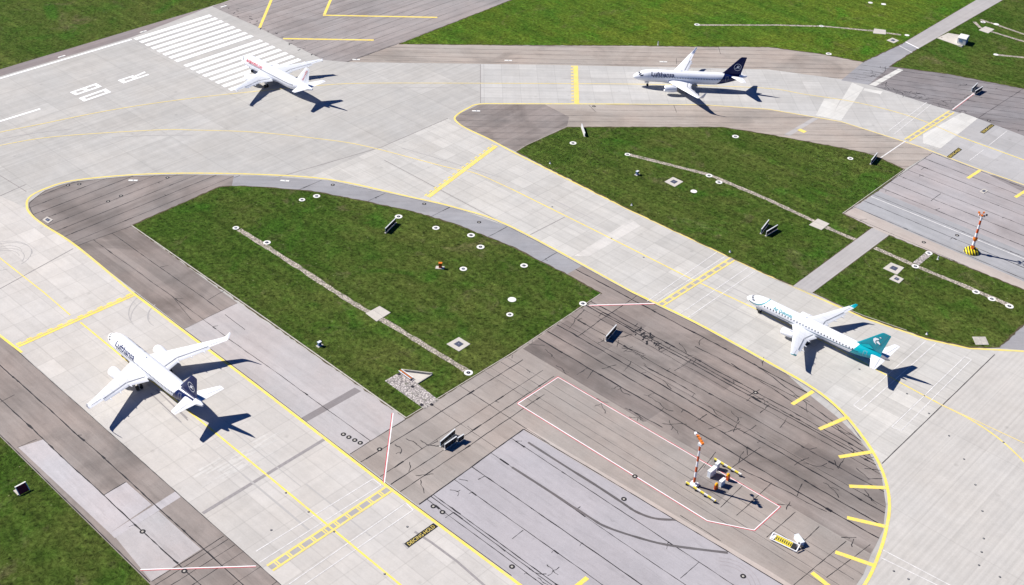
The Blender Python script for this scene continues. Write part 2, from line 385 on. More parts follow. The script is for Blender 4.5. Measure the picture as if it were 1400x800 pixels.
def seams(mb, px, ang, through, wdt=0.14, z=Z_SEAM, mi=0, amp=0.1, var=0.45, world=False):
    poly = px if world else WL(px)
    d = Vector((math.cos(ang), math.sin(ang)))
    for p in through:
        q = W(*p) if not world else p
        for a, b in clip_line(poly, q, d):
            if (b-a).length > 2:
                wl_ = wobble(a, b, amp=amp); mb.ribbon(wl_, wdt*random.uniform(0.75, 1.25), z, mi, var)
                if amp > .09 or (mi == 0 and wdt > .14):
                    k = random.randint(1, 5)
                    while k < len(wl_)-2:
                        m_ = random.randint(1, 2); mb.ribbon([p+Vector((random.uniform(-.05, .05), random.uniform(-.06, .06))) for p in wl_[k:k+m_+1]], wdt*random.uniform(1.3, 2.0), z+.001, mi, .6)
                        if random.random() < .35:
                            p = wl_[k]; a_ = ang+random.choice((-1, 1))*random.uniform(.8, 1.8); mb.ribbon(wobble(p, p+Vector((math.cos(a_), math.sin(a_)))*random.uniform(.5, 2.4), .4, .12), .12, z+.002, mi, .6)
                        k += random.randint(7, 26)
def grid_seams(mb, px, ang, spacing, off=0.0, **k):
    poly = WL(px); nn = Vector((-math.sin(ang), math.cos(ang))); vals = [p.dot(nn) for p in poly]
    v = math.floor(min(vals)/spacing)*spacing+off
    while v < max(vals):
        seams(mb, poly, ang, [nn*v], world=True, **k); v += spacing
def crack(mb, px, a0, length, wdt=0.13, z=Z_SEAM+.001, mi=0, branch=2):
    p = W(*px) if not isinstance(px, Vector) else px.copy(); a = a0; pts = [p.copy()]; l = 0
    while l < length:
        s = random.uniform(0.3, 0.9); a += random.uniform(-0.75, 0.75); a = a0+(a-a0)*0.75
        p = p+Vector((math.cos(a), math.sin(a)))*s; l += s; pts.append(p.copy())
        if branch and random.random() < 0.13*branch:
            crack(mb, p, a+random.choice((-1, 1))*random.uniform(0.6, 1.4), length*random.uniform(0.15, 0.4), wdt*0.7, z, mi, branch-1)
    mb.ribbon(pts, wdt, z, mi, 0.5)

# ------------------------------------------------------------------ the ground and the pavements
mb = MB()
gv = [-3000+300*i for i in range(21)]
mb.add([(x_, y_, 0) for y_ in gv for x_ in gv], [(j*21+i, j*21+i+1, (j+1)*21+i+1, (j+1)*21+i) for j in range(20) for i in range(20)])
struct(mb, 'ground', M['grass_i'])
nw = ext(W(0, 95), W(317, 0), 260, 200); sw = ext(W(0, 597), W(203, 797), 250, 190)
def isect(a, b, c, d):
    r, s_ = b-a, d-c; t = ((c.x-a.x)*s_.y-(c.y-a.y)*s_.x)/(r.x*s_.y-r.y*s_.x); return a+r*t
corner = isect(nw[0], nw[1], sw[0], sw[1])
paved = [corner, sw[1], Vector((600, sw[1].y)), Vector((600, 600)), nw[1]]
mb = MB(); mb.poly(paved, Z_CON); struct(mb, 'runway_pavement', M['con_runway'])

loopL = [(104, 337), (75, 318), (48, 300), (39, 286), (39, 277), (62, 260), (100, 248.5), (175, 241), (250, 238.5), (320, 240)]
taxi2_low = [(450, 246), (557, 269), (625, 285), (700, 311), (865, 400), (950, 441), (1050, 496), (1112, 532), (1150, 562), (1180, 600), (1206, 634)]
l0 = list(ext(W(0, 457), W(385, 800), 200, 160)); l0[0] = isect(l0[0], l0[1], nw[0], nw[1])+Vector((8, 0)); sw = (corner, sw[1]); nw = (corner, nw[1])
r0 = ext(W(182, 401), W(697, 789), 0, 160)
taxi1 = [l0[0], l0[1], r0[1]] + [W(182, 401), W(104, 337), W(39, 286), W(0, 268), l0[0]+Vector((0, 57))]
sheet('taxiway', taxi1, Z_ZONE, M['con_taxi'], True)
sheet('taxiway', [(420, 244), (522, 201), (612, 162), (627, 171), (687, 200), (700, 207.5), (1050, 377), (1180, 435), (1267, 464), (1325, 477), (1367, 478), (1240, 600), (1206, 634)] + taxi2_low[::-1][1:], Z_ZONE, M['con_diag'])
sheet('taxiway', [(657, 141), (657, 88), (700, 88), (862, 91), (1050, 95), (1162, 110), (1187, 116), (1275, 144), (1337, 162), (1286, 203), (1257, 200), (1150, 166), (1050, 149), (962, 143), (700, 142)], Z_ZONE, M['con_north'])
sheet('taxiway', [(1337, 162), (1286, 203), (1275, 209), (1337, 231), (1400, 252), (1600, 322), (1600, 245), (1400, 186)], Z_ZONE, M['con_grey'])
sheet('taxiway', [(1367, 478), (1240, 600), (1206, 634), (1216, 692), (1202, 757), (1182, 800), (1100, 900), (900, 1000), (900, 1150), (1400, 1150), (1800, 900), (1800, 500), (1500, 479)], Z_ZONE, M['con_east'])

# asphalt shoulders and patches; each polygon in photo positions
SP = {}
SP['runway_edge'] = None
e0 = ext(W(0, 104.5), W(180, 51), 150, 0); 
sheet('asphalt_shoulder', [nw[0], W(317, 0), W(330, -4), W(291, 8), e0[1], e0[0]], Z_AS, M['as_edge'], True)
blast = [(290, 9), (350, 36), (442, 82), (475, 85), (545, 60), (700, 0), (900, -78), (460, -44), (317, -1)]
sheet('blast_pad', blast, Z_AS, M['as_pad'])
north_sh = [(475, 85), (545, 60), (700, 62.5), (850, 63), (950, 64.5), (1050, 65), (1120, 74), (1180, 85), (1162, 110), (1050, 95), (862, 91), (700, 88)]
sheet('asphalt_shoulder', north_sh, Z_AS, M['as_c'])
ne_sh = [(1162, 110), (1180, 85), (1237, 58), (1255, 67), (1217, 91), (1300, 102), (1397, 121), (1600, 160), (1600, 245), (1400, 186), (1337, 162), (1275, 144), (1187, 116)]
sheet('asphalt_shoulder', ne_sh, Z_AS, M['as_dark'])
south_sh = [(655, 143), (700, 143), (962, 144), (1050, 150), (1150, 167), (1257, 201), (1275, 209), (1236, 232), (1200, 215), (1182, 209), (1137, 200), (1050, 184), (987, 174), (875, 174), (775, 174), (720, 199), (705, 207), (687, 199), (672, 191), (630, 171), (622, 162), (630, 155)]
sheet('asphalt_shoulder', south_sh, Z_AS, M['as_c'])
sheet('asphalt_shoulder', [(640, 150), (655, 143), (745, 143), (778, 160), (775, 174), (720, 199), (705, 207), (687, 199), (672, 191), (630, 171), (622, 162), (630, 155)], Z_PATCH, M['as_brown_y'])
z1 = loopL + [(320, 240), (317, 254), (300, 256), (217, 292), (180, 309)]
sheet('asphalt_shoulder', z1, Z_AS, M['as_brown_y'])
strip = [(320, 240), (350, 240), (450, 247), (557, 270), (625, 286), (700, 312), (795, 364), (775, 375), (735, 355), (700, 337), (625, 307), (565, 289), (475, 270), (425, 261), (350, 255), (317, 254)]
sheet('asphalt_shoulder', strip, Z_AS, M['as_blue'])
z2 = [(104, 337), (180, 309), (325, 414.5), (252, 449.5)]
sheet('asphalt_shoulder', z2, Z_AS, M['as_brown'])
z3 = [(252, 449.5), (325, 414.5), (555, 572), (478, 621)]
sheet('asphalt_shoulder', z3, Z_AS, M['as_light'])
sheet('asphalt_shoulder', [(411, 572), (485, 530), (494, 535), (419, 577)], Z_PATCH, M['as_band'])
apron = [(775, 375), (795, 364), (865, 401), (950, 442.5), (1050, 498), (1075, 511), (1108, 541), (1143, 569), (1165, 590), (1186, 615), (1205, 650), (1211, 690), (1207, 725), (1196, 748), (1190, 760), (1180, 786), (1150, 830), (1090, 890), (1000, 940), (880, 930), (697, 790), (571, 691), (478, 621), (555, 572), (700, 484), (822, 401)]
sheet('apron', apron, Z_AS, M['as_taupe'])
dark = [(715, 477), (822, 401), (775, 375), (795, 364), (865, 401), (950, 442.5), (1050, 498), (1075, 511), (1108, 541), (1143, 569), (1165, 590), (1186, 615), (1205, 650), (1211, 690), (1207, 725), (1196, 748), (1190, 757), (1157, 738)]
sheet('apron', dark, Z_PATCH, M['as_brown'])
lav = [(571, 691), (716, 587), (1110, 823), (1150, 850), (1000, 940), (880, 930), (697, 790)]
sheet('apron', lav, Z_PATCH, M['as_lav'])
for q in ([(715, 477), (738, 463), (905, 562), (882, 577)], [(752, 453), (775, 438), (838, 473), (815, 487)], [(820, 437), (842, 423), (884, 446), (862, 461)], [(1085, 620), (1105, 606), (1190, 655), (1172, 670)], [(930, 500), (950, 487), (1010, 520), (990, 534)]):
    sheet('asphalt_patch', q, Z_PATCH2, M['as_old'])
mb = MB(); mb.ribbon(WL([(719, 587), (1048, 782), (1115, 824)]), 1.1, Z_PATCH2); struct(mb, 'asphalt_strip', M['as_tan'])
sws = [l0[0], W(0, 459), W(385, 801), l0[1]-Vector((0, .3)), sw[1], W(203, 797), W(0, 597), sw[0]]
sheet('asphalt_shoulder', sws, Z_AS, M['as_brown'], True)
sheet('asphalt_shoulder', [(25, 612), (59, 601), (142, 677), (172, 659), (207, 690), (150, 729)], Z_PATCH, M['as_light2'])
sheet('asphalt_shoulder', [(158, 735), (217, 699), (275, 751), (207, 795)], Z_PATCH, M['as_light'])
sheet('asphalt_shoulder', [(150, 729), (240, 672), (247, 680), (157, 736)], Z_PATCH2, M['as_light2'])
nepad = [(1275, 209), (1337, 232), (1400, 254), (1600, 326), (1700, 520), (1500, 440), (1400, 396), (1192, 311), (1152, 292), (1200, 261)]
sheet('apron', nepad, Z_AS, M['as_ne'])
neblue = [(1170, 284), (1200, 261), (1400, 345), (1600, 430), (1600, 472), (1400, 385), (1207, 301)]
sheet('apron', neblue, Z_PATCH, M['as_blue2'])
netan = [(1152, 292), (1170, 284), (1207, 301), (1400, 385), (1600, 472), (1600, 485), (1400, 396), (1192, 311)]
sheet('apron', netan, Z_PATCH2, M['as_tan'])
sheet('apron', [(1353, 240), (1360, 239), (1430, 266), (1420, 273)], Z_PATCH, M['as_dark'])
sheet('asphalt_shoulder', [(1366, 476), (1400, 443), (1432, 409), (1500, 440), (1700, 520), (1700, 600), (1400, 479)], Z_AS, M['as_blue'])
for q in ([(1165, 113), (1181, 120), (1150, 165), (1135, 162)], [(1127, 135), (1149, 136), (1136, 162), (1115, 158)], [(1182, 121), (1207, 125), (1204, 129), (1180, 124)]):
    sheet('concrete_patch', q, Z_PATCH, M['con_new'])
sheet('concrete_patch', [(863, 300), (876, 309), (805, 351), (785, 350)], Z_PATCH, M['con_patch'])
sheet('concrete_patch', [(1337, 162), (1286, 203), (1262, 196), (1262, 184), (1315, 154)], Z_PATCH, M['con_new'])
mb = MB(); rr_ = random.Random(3)
for i in range(46):
    p = W(rr_.uniform(262, 372), 0) if 0 else W(322, 633)+Vector((rr_.gauss(0, 1.8), rr_.gauss(2, 5.5)))
    if not (W(350, 765).y+5 < p.y < W(350, 527).y-4): continue
    hl = rr_.uniform(.8, 3.5); mb.ribbon(wobble(p-Vector((0, hl)), p+Vector((0, hl)), .8, .1), rr_.uniform(.15, .7), Z_PATCH+.0001*i, 0, .4)
struct(mb, 'concrete_scuffs', M['con_patch'])
road = [(1192, 312), (1215, 322), (1110, 401), (1084, 391.5)]
# service roads
sheet('concrete_patch', [(1188, 116), (1228, 94), (1235, 96), (1197, 118)], Z_PATCH, M['con_new'])
sheet('concrete_patch', [(1115, 159), (1072, 184), (1080, 186), (1121, 161)], Z_PATCH, M['con_road'])
sheet('asphalt_patch', [(936, 662), (976, 629), (1014, 653), (979, 690)], Z_PATCH2, M['as_brown_y'])
sheet('asphalt_patch', [(1180, 85), (1237, 58), (1255, 67), (1217, 91), (1187, 116), (1150, 110)], Z_PATCH, M['as_blue'])
nr = ext(W(1237, 58), W(1335, 0), 0, 120); nr2 = ext(W(1255, 67), W(1371, 0), 0, 120)
sheet('service_road', [nr[0], nr2[0], nr2[1], nr[1]], Z_GRASS+.006, M['con_road'], True)
sheet('service_road', road, Z_GRASS+.006, M['con_road'])
sheet('service_road', [(1192, 311), (1208, 301), (1227, 311), (1215, 322)], Z_SEAM, M['as_tan'])

soil = MB()
# grass: north field, south-west field and the islands stand a little proud of the pavement
def grass(px, mat='grass_i', world=False):
    raw = px if world else WL(px); pts = []; rg = random.Random(len(raw)*7)
    for i, a in enumerate(raw):
        b = raw[(i+1) % len(raw)]; d = b-a; n = max(1, min(160, int(d.length/1.1))); nn = Vector((-d.y, d.x)).normalized()
        for k in range(n): pts.append(a+d*(k/n)+nn*(rg.uniform(-.16, .16) if k else 0))
    soil.ribbon([p.copy() for p in pts]+[pts[0]], .42, Z_GRASS+.003, 0, .55)
    mb = MB(); mb.poly(pts, Z_GRASS)
    n = len(pts); mb.add([(p.x, p.y, z) for z in (Z_GRASS, 0) for p in pts], [(i, (i+1) % n, n+(i+1) % n, n+i) for i in range(n)])
    o = mb.build('grass', M[mat], fixn=True); o['kind'] = 'structure'; return pts
isl1 = grass([(180, 309), (217, 292), (300, 256), (317, 254.5), (350, 255.5), (425, 261.5), (475, 270.5), (565, 289.5), (625, 307.5), (700, 337.5), (735, 355.5), (775, 375.5), (822, 401.5), (700, 483), (555, 572)])
isl2 = grass([(706, 208), (720, 199), (775, 174), (875, 174), (987, 174), (1050, 184), (1137, 200), (1182, 209), (1200, 215), (1236, 232), (1200, 261), (1152, 292), (1192, 311.5), (1085, 391), (1050, 376), (860, 286)])
isl3 = grass([(1111, 400), (1215.5, 322), (1400, 396.5), (1436, 410), (1366, 475), (1325, 475), (1267, 462), (1180, 433)])
grass([(545, 60.5), (700, 0), (950, -97), (1300, -90), nr[1], nr[0], (1180, 85), (1120, 74), (1050, 65), (950, 64), (850, 62.5), (700, 62)] if 0 else
      WL([(545, 60.5), (700, 0), (930, -90)])+[nr[1]]+WL([(1237, 58), (1180, 85), (1120, 73.5), (1050, 64.5), (950, 64), (850, 62.5), (700, 62)]), 'grass', True)
grass([nr2[0], nr2[1]]+WL([(1900, -40), (1900, 225), (1600, 160), (1397, 121), (1300, 102), (1217, 91)]), 'grass_i', True)

struct(soil, 'bare_soil_edge', flat('bare soil and dust', (0.12, 0.10, 0.06), 1.0, spec=.05, grime=.5))
# joints, tar seams, cracks of the pavements
mb = MB(); T, S_, J = 0, 1, 2
X, Y, D = 0.0, R(90), R(45)
seams(mb, sws, X, [W(0, 499), W(0, 545)], 0.22, world=True)
mb.ribbon(wobble(W(385, 800.7), W(0, 458.8), amp=.03), 0.13, Z_SEAM, T, .4); mb.ribbon(wobble(W(0, 594.5), W(205, 796), amp=.03), 0.2, Z_SEAM, T, .3)
seams(mb, [(207, 795), (275, 751), (306, 733), (352, 770), (385, 801), (395, 830), (240, 830)], Y, [(300, 745), (325, 760), (350, 780), (250, 790), (375, 798)], .1)
mb.ribbon(wobble(W(142, 677), W(172, 659)), 0.2, Z_SEAM, T, .4); mb.ribbon(wobble(W(207, 795), W(306, 733)), 0.16, Z_SEAM, T, .4)
mb.ribbon(wobble(W(0, 550), W(20, 540)), .1, Z_SEAM, T, .4); mb.ribbon(wobble(W(24, 612), W(50, 601)), .12, Z_SEAM, T, .4)
grid_seams(mb, z1, Y, 3.9, 1.2, wdt=.15, amp=.06)
mb.ribbon(wobble(W(104, 337), W(180, 309)), 0.16, Z_SEAM, T, .4)
seams(mb, z2, X, [(128, 328), (153, 319)], .14)
mb.ribbon(wobble(W(252, 449.5), W(325, 414.5)), 0.1, Z_SEAM, T, .4)
seams(mb, z3, X, [(279, 438)], .16); mb.ribbon(wobble(W(308, 430), W(335, 451)), 0.14, Z_SEAM, T)
mb.ribbon(wobble(W(285, 410), W(310, 396)), 0.14, Z_SEAM, T); mb.ribbon(wobble(W(235, 405), W(262, 437)), 0.1, Z_SEAM, T)
grid_seams(mb, strip, Y, 18, 4, wdt=.14)
mb.ribbon(wobble(W(478, 621), W(555, 573.5)), .16, Z_SEAM, T, .4)
# apron seams
seams(mb, dark, X, [(775, 400), (800, 408), (806, 420), (850, 471), (762, 445), (745, 451), (738, 464), (1040, 503)], .24, amp=.16)
seams(mb, dark, X, [(850, 452), (905, 520)], .1, amp=.2)
for a_, b_ in (((950, 474), (1090, 545)), ((1030, 497), (1178, 604)), ((1000, 497), (1180, 610)), ((880, 500), (950, 540)), ((1010, 640), (1130, 700)), ((860, 560), (905, 585))): mb.ribbon(wobble(W(*a_), W(*b_), 1.0, .22), .2, Z_SEAM+.001, T, .6)

light = [(715, 477), (1157, 738), (1190, 757), (1180, 786), (1110, 822), (716, 586), (571, 690), (478, 621), (555, 572)]
seams(mb, light, X, [(700, 493), (700, 521), (745, 560), (790, 560)], .1, amp=.05, mi=S_)
seams(mb, light, X, [(640, 535), (600, 560)], .13, amp=.05)
seams(mb, [(478, 621), (555, 572), (700, 484), (760, 516), (716, 586), (571, 690)], Y, [(560, 590), (630, 580), (655, 600), (690, 560)], .16)
mb.ribbon(wobble(W(573, 690), W(716, 587), amp=.05), .26, Z_SEAM, T, .3); mb.ribbon(wobble(W(716, 587), W(1108, 822), amp=.05), .18, Z_SEAM, T, .4)
seams(mb, lav, X, [(592, 676), (620, 655), (646, 639), (700, 600), (672, 620), (610, 702), (700, 760)], .17, amp=.05)
for a, b in (((1000, 640), (1040, 612)), ((985, 694), (1017, 662)), ((1007, 705), (1055, 660)), ((1048, 735), (1087, 700)), ((1085, 753), (1120, 720)), ((1085, 800), (1157, 740)), ((1130, 790), (1190, 745)), ((955, 769), (930, 791)), ((700, 737), (715, 725)), ((962, 640), (978, 618)), ((965, 632), (950, 650)), ((930, 705), (985, 740))):
    mb.ribbon(wobble(W(*a), W(*b), .8, .06), .13, Z_SEAM, T, .4)
for a, b in (((853, 446), (866, 455)), ((855, 446), (866, 450)), ((866, 455), (873, 448)), ((785, 437), (800, 424)), ((789, 461), (870, 405)), ((943, 491), (998, 523)), ((945, 496), (990, 522)), ((922, 507), (945, 492)), ((1170, 640), (1183, 650)), ((1183, 650), (1187, 655)), ((1187, 655), (1206, 654)), ((1182, 641), (1206, 644))):
    mb.ribbon(wobble(W(*a), W(*b), .6, .14), .16, Z_SEAM, T, .5)
for p, a, l in (((842, 460), 1.0, 5), ((830, 468), 3.4, 4), ((846, 465), -1.2, 4), ((850, 476), .2, 9), ((855, 480), 0, 9), ((888, 460), -.4, 5), ((880, 497), 0, 7), ((938, 483), 2.2, 7), ((962, 462), -1.2, 5), ((880, 540), 0, 14), ((840, 525), .1, 9), ((815, 545), 0, 9), ((855, 558), -.3, 8), ((905, 579), .3, 9), ((915, 575), -1, 6), ((990, 592), 1.2, 6), ((968, 555), 0, 7), ((1000, 562), -.5, 6), ((1030, 545), .3, 5), ((1042, 500), 2.0, 5), ((1085, 540), 0.3, 6), ((1102, 550), -1.2, 5), ((1140, 585), 0, 6), ((1150, 592), 2.4, 4), ((1160, 608), -.3, 4), ((1098, 633), .1, 9), ((1125, 660), 0, 8), ((1145, 640), 1.9, 4), ((1182, 670), 0, 5), ((1190, 680), -1, 4), ((1060, 690), .7, 5), ((1075, 697), 1.9, 4), ((1150, 735), .5, 4), ((1165, 748), 2, 3),
              ((906, 520), .1, 5), ((555, 600), 0, 8), ((575, 602), .2, 7), ((540, 608), -.3, 6), ((568, 650), .7, 6), ((560, 632), -.5, 4), ((575, 656), -.3, 6), ((585, 610), 2, 4), ((627, 655), -.1, 3), ((615, 670), .4, 3), ((723, 778), 0, 6), ((735, 790), 0, 6), ((756, 780), 1.5, 2.5), ((756, 780), 0, 2.5), ((756, 780), 3.1, 2.5), ((756, 780), -1.5, 2.5), ((860, 570), .2, 6), ((720, 470), .3, 6), ((745, 478), 0, 6), ((760, 500), .4, 6), ((1095, 610), .1, 6), ((700, 490), 2, 2), ((720, 505), 0, 2)):
    crack(mb, p, a, l*.6, .14, branch=1)
rb = random.Random(5)
for i in range(26):
    p = W(872, 452).lerp(W(902, 477), rb.random())+Vector((rb.gauss(0, .7), rb.gauss(0, 1.0))); a_ = R(90)+rb.uniform(-.7, .7); q = p+Vector((math.cos(a_), math.sin(a_)))*rb.uniform(.6, 1.9)
    mb.ribbon(wobble(p, q, .3, .12), rb.uniform(.15, .4), Z_SEAM+.001, T, .6)
for i in range(22):
    p = W(rb.uniform(840, 1150), 0) if 0 else W(720, 470).lerp(W(1150, 700), rb.random())+Vector((0, rb.uniform(-2, 20))); q = p+Vector((rb.uniform(-1.5, 1.5), rb.uniform(3, 4.5)))
    if len(clip_line(WL(dark), p, Vector((0, 1)))) and any(a_.y < p.y and q.y < b_.y for a_, b_ in clip_line(WL(dark), p, Vector((0, 1)))): mb.ribbon(wobble(p, q, .6, .25), rb.uniform(.1, .18), Z_SEAM+.001, T, .6)
grid_seams(mb, nepad, X, 5.2, 1.6, wdt=.15, amp=.05)
mb.ribbon(wobble(W(1275, 209), W(1152, 292)), .14, Z_SEAM, T, .4); mb.ribbon(wobble(W(1273, 275), W(1286, 265), 1), .14, Z_SEAM, T)
grid_seams(mb, ne_sh[:2]+ne_sh[4:], D+R(-18), 4.2, 1.0, wdt=.13, amp=.12)
mb.ribbon(wobble(W(1400, 121), W(1338, 161)), .14, Z_SEAM, T, .4)
for p, a, l in (((1212, 112), -.6, 8), ((1220, 120), 0, 9), ((1235, 125), .4, 8), ((1250, 134), .2, 10), ((1275, 140), .4, 7), ((1208, 100), 1.5, 5), ((1170, 105), 1, 7), ((1180, 100), 1.1, 9), ((1310, 118), 1.8, 4), ((1300, 150), .4, 5), ((1318, 134), 1.4, 4)):
    crack(mb, p, a, l, .16)
grid_seams(mb, north_sh, D, 3.6, 0.6, wdt=.12, amp=.05, mi=S_)
grid_seams(mb, south_sh, D+.02, 4.0, 1.4, wdt=.12, amp=.05, mi=S_)
for a, b in (((805, 144), (815, 153)), ((921, 144), (925, 154)), ((982, 64), (985, 74)), ((925, 88), (925, 80))): mb.ribbon(wobble(W(*a), W(*b), 1), .12, Z_SEAM, T)
grid_seams(mb, blast, Y, 3.9, .7, wdt=.12, amp=.04, mi=S_)
mb.ribbon(wobble(W(475, 85), W(545, 60)), .25, Z_SEAM, T, .4)
for i in range(26):
    t = i/25; p = W(300+130*t, 5+72*t)+Vector((random.uniform(-1, 4), random.uniform(-2, 2)))
    crack(mb, p, random.uniform(0, 3), .9, .3, branch=0)
# edges where asphalt meets concrete
for pl, sd in ((taxi2_low[:-1], -.45), ([(182, 401), (350, 527), (525, 662), (697, 789)], .45), (loopL[:-1], -.5)):
    mb.ribbon(smooth_line(WL(pl), 4), .13, Z_SEAM, T, .3, side=sd)
mb.ribbon(wobble(W(1360, 485), W(1206, 634), amp=.03), .2, Z_SEAM, S_, .2)
struct(mb, 'tar_seams', [M['tar'], M['tar_soft'], M['joint_c']])

# wear on the concrete: sealed bands, tyre arcs
mb = MB()
mb.ribbon(WL([(277, 702), (350, 657.5), (443, 601)]), .75, Z_SEAM)
for a, b in (((0, 395), (100, 340)), ((0, 268), (36, 252)), ((375, 244), (522, 201)), ((525, 219), (685, 304)), ((522, 201), (612, 162)), ((725, 321), (772, 297)), ((657, 141), (657, 88)), ((36, 262), (0, 240))):
    mb.ribbon(wobble(W(*a), W(*b), 3, .02), .22, Z_SEAM, 1)
mb.ribbon(WL([(567, 727), (590, 742), (625, 768), (665, 803)]), .5, Z_SEAM, 0)
for i in range(5):
    a0 = W(5+random.uniform(-3, 3), 350+random.uniform(-5, 5)); r = random.uniform(3.5, 7)
    mb.ribbon([a0+Vector((math.cos(t/5), math.sin(t/5)))*r for t in range(random.randint(0, 6), random.randint(14, 31))], .16, Z_SEAM, 2)
for i in range(4):
    a0 = W(238+random.uniform(-3, 3), 425+random.uniform(-4, 4)); r = random.uniform(4, 12)
    mb.ribbon([a0+Vector((math.cos(t/5), math.sin(t/5)))*r for t in range(17, random.randint(22, 28))], .2, Z_SEAM, 2)
for i in range(9):
    a0 = W(1262+random.uniform(-3, 3), 500+random.uniform(-2, 2))
for a, b in (((206, 538), (248, 578)), ((214, 533), (256, 572)), ((227, 545), (257, 575))): mb.ribbon(WL([a, b]), .3, Z_SEAM, 0)
rt = random.Random(9)
for path in ([(110, 441), (350, 637.5), (547, 800)], [(700, 259), (825, 321), (942, 380), (1140, 474)], [(0, 199), (75, 187), (212, 178), (350, 181), (500, 200), (700, 259)], [(500, 114), (655, 114), (950, 117), (1100, 129)]):
    pp = smooth_line(WL(path), 5)
    for k in range(4):
        a_ = rt.randint(0, max(0, len(pp)-5)); mb.ribbon(pp[a_:a_+rt.randint(3, 6)], rt.uniform(.2, .45), Z_SEAM+.0005*k, 3, .3, side=rt.choice((-4.0, -3.4, 3.5, 4.1, 2.9)))
struct(mb, 'sealed_joints', [M['band_c'], M['joint_c'], M['rubber_c'], flat('faint wheel track', (0.395, 0.38, 0.36), 0.9, grime=.1)])
mb = MB()
mb.ribbon(smooth_line(WL([(722, 605), (775, 639), (812, 662), (850, 687), (870, 700), (895, 709), (923, 711)]), 5), .55, Z_MARK, 0, .15)
mb.ribbon(smooth_line(WL([(700, 639), (742, 666), (805, 707), (830, 721), (875, 736), (917, 746), (995, 756)]), 5), .55, Z_MARK, 0, .15)
for c_, r0_, n_ in ((W(990, 800), 5, 3),):
    for i in range(n_): mb.ribbon([c_+Vector((math.cos(t/6+.5), math.sin(t/6+.5)))*(r0_+i*.9) for t in range(12)], .14, Z_MARK, 1, .3)
struct(mb, 'tyre_marks', [M['rubber'], asphalt('light tyre rubber', (0.30, 0.285, 0.295), 0)])

# ------------------------------------------------------------------ painted markings
mk = MB(); YL, YW, YF, WH, WW, RD, BK, GP = range(8)
MK = [M['yellow'], M['yellow_w'], M['yellow_f'], M['white'], M['white_w'], M['red_p'], M['black_p'], M['grey_p']]
def line(px, wdt, mi, z=Z_MARK, curve=False, extend=(0, 0), side=0):
    p = WL(px)
    if extend[0]: p[0] = ext(p[0], p[1], extend[0], 0)[0]
    if extend[1]: p[-1] = ext(p[-2], p[-1], 0, extend[1])[1]
    if curve: p = smooth_line(p, 5)
    mk.ribbon(p, wdt, z, mi, side=side)
line([(697, 789.5), (525, 662), (350, 527), (182, 401)], .62, YL, extend=(60, 0))
line([(182, 401), (105, 337), (62, 309), (44, 295), (37, 284), (40, 270), (62, 258), (100, 247), (175, 239.5), (250, 237), (350, 238.5), (450, 245.5), (557, 268.5), (625, 284.5), (700, 310.5), (865, 399.5)], .6, YW, curve=True)
line([(865, 399.5), (950, 440.5), (1050, 495), (1112, 531), (1150, 562), (1180, 598), (1200, 630), (1212, 662), (1216, 692), (1212, 722), (1202, 757), (1182, 800), (1140, 850), (1060, 905)], .64, YL, curve=True)
line([(0, 459), (30, 482)], .6, YL, extend=(150, 0)); 
line([(1600, 486), (1400, 480.5), (1325, 476.5), (1267, 464), (1180, 434.5), (1050, 376.5), (860, 287), (700, 207.5)], .6, YW)
line([(700, 207.5), (672, 192), (640, 177), (627, 169), (621.5, 162), (627, 155.5), (640, 148), (655, 142.5), (700, 142), (860, 142.5)], .6, YW, curve=True)
line([(860, 142.5), (962, 143.5), (1050, 149.5), (1150, 166.5), (1257, 200.5), (1337, 231), (1400, 253)], .5, YF, extend=(0, 60))
line([(0, 353), (60, 400), (96, 431)], .34, YW, extend=(40, 0)); line([(110, 441), (350, 637.5), (547.5, 800)], .42, YL, extend=(0, 60))
line([(-80, 200), (0, 181), (50, 171), (150, 151), (250, 136), (350, 125), (437, 117), (500, 114), (655, 114), (850, 115), (950, 117), (1050, 121), (1100, 129), (1175, 141), (1250, 161), (1312, 187)], .42, YF, curve=True)
line([(1312, 187), (1400, 219)], .45, YW, extend=(0, 60))
line([(-80, 215), (0, 199), (75, 187), (212, 178), (265, 178), (350, 181), (437, 190), (500, 200), (612, 229), (650, 237), (700, 259)], .4, YF, curve=True)
line([(700, 259), (825, 321), (942, 380), (1032, 422), (1140, 474)], .42, YW); line([(1140, 474), (1210, 512), (1282, 551), (1327, 574), (1372, 605), (1420, 652)], .4, YW, curve=True)
line([(1282, 551), (1340, 578), (1400, 606)], .3, YF)
for a, b in (((1112, 535), (1083, 553)), ((1160, 570), (1120, 587)), ((1192, 618), (1147, 625)), ((1211, 667), (1161, 665)), ((1210, 720), (1158, 708)), ((1197, 774), (1142, 755)), ((1135, 803), (1110, 783)), ((803, 790), (783, 806)), ((1340, 233), (1323, 244)), ((1407, 258), (1388, 270))):
    line([a, b], .95, YL, Z_MARK2)
line([(355, 38), (371, 0)], 1.0, YL, extend=(0, 40)); line([(452, 0), (443.5, 20)], 1.0, YL, extend=(40, 0)); line([(441.5, 21), (598, 24)], 1.0, YL, Z_MARK2); line([(387, 53), (511, 55)], 1.0, YL)
line([(160, 604), (176, 611)], .0, WW)
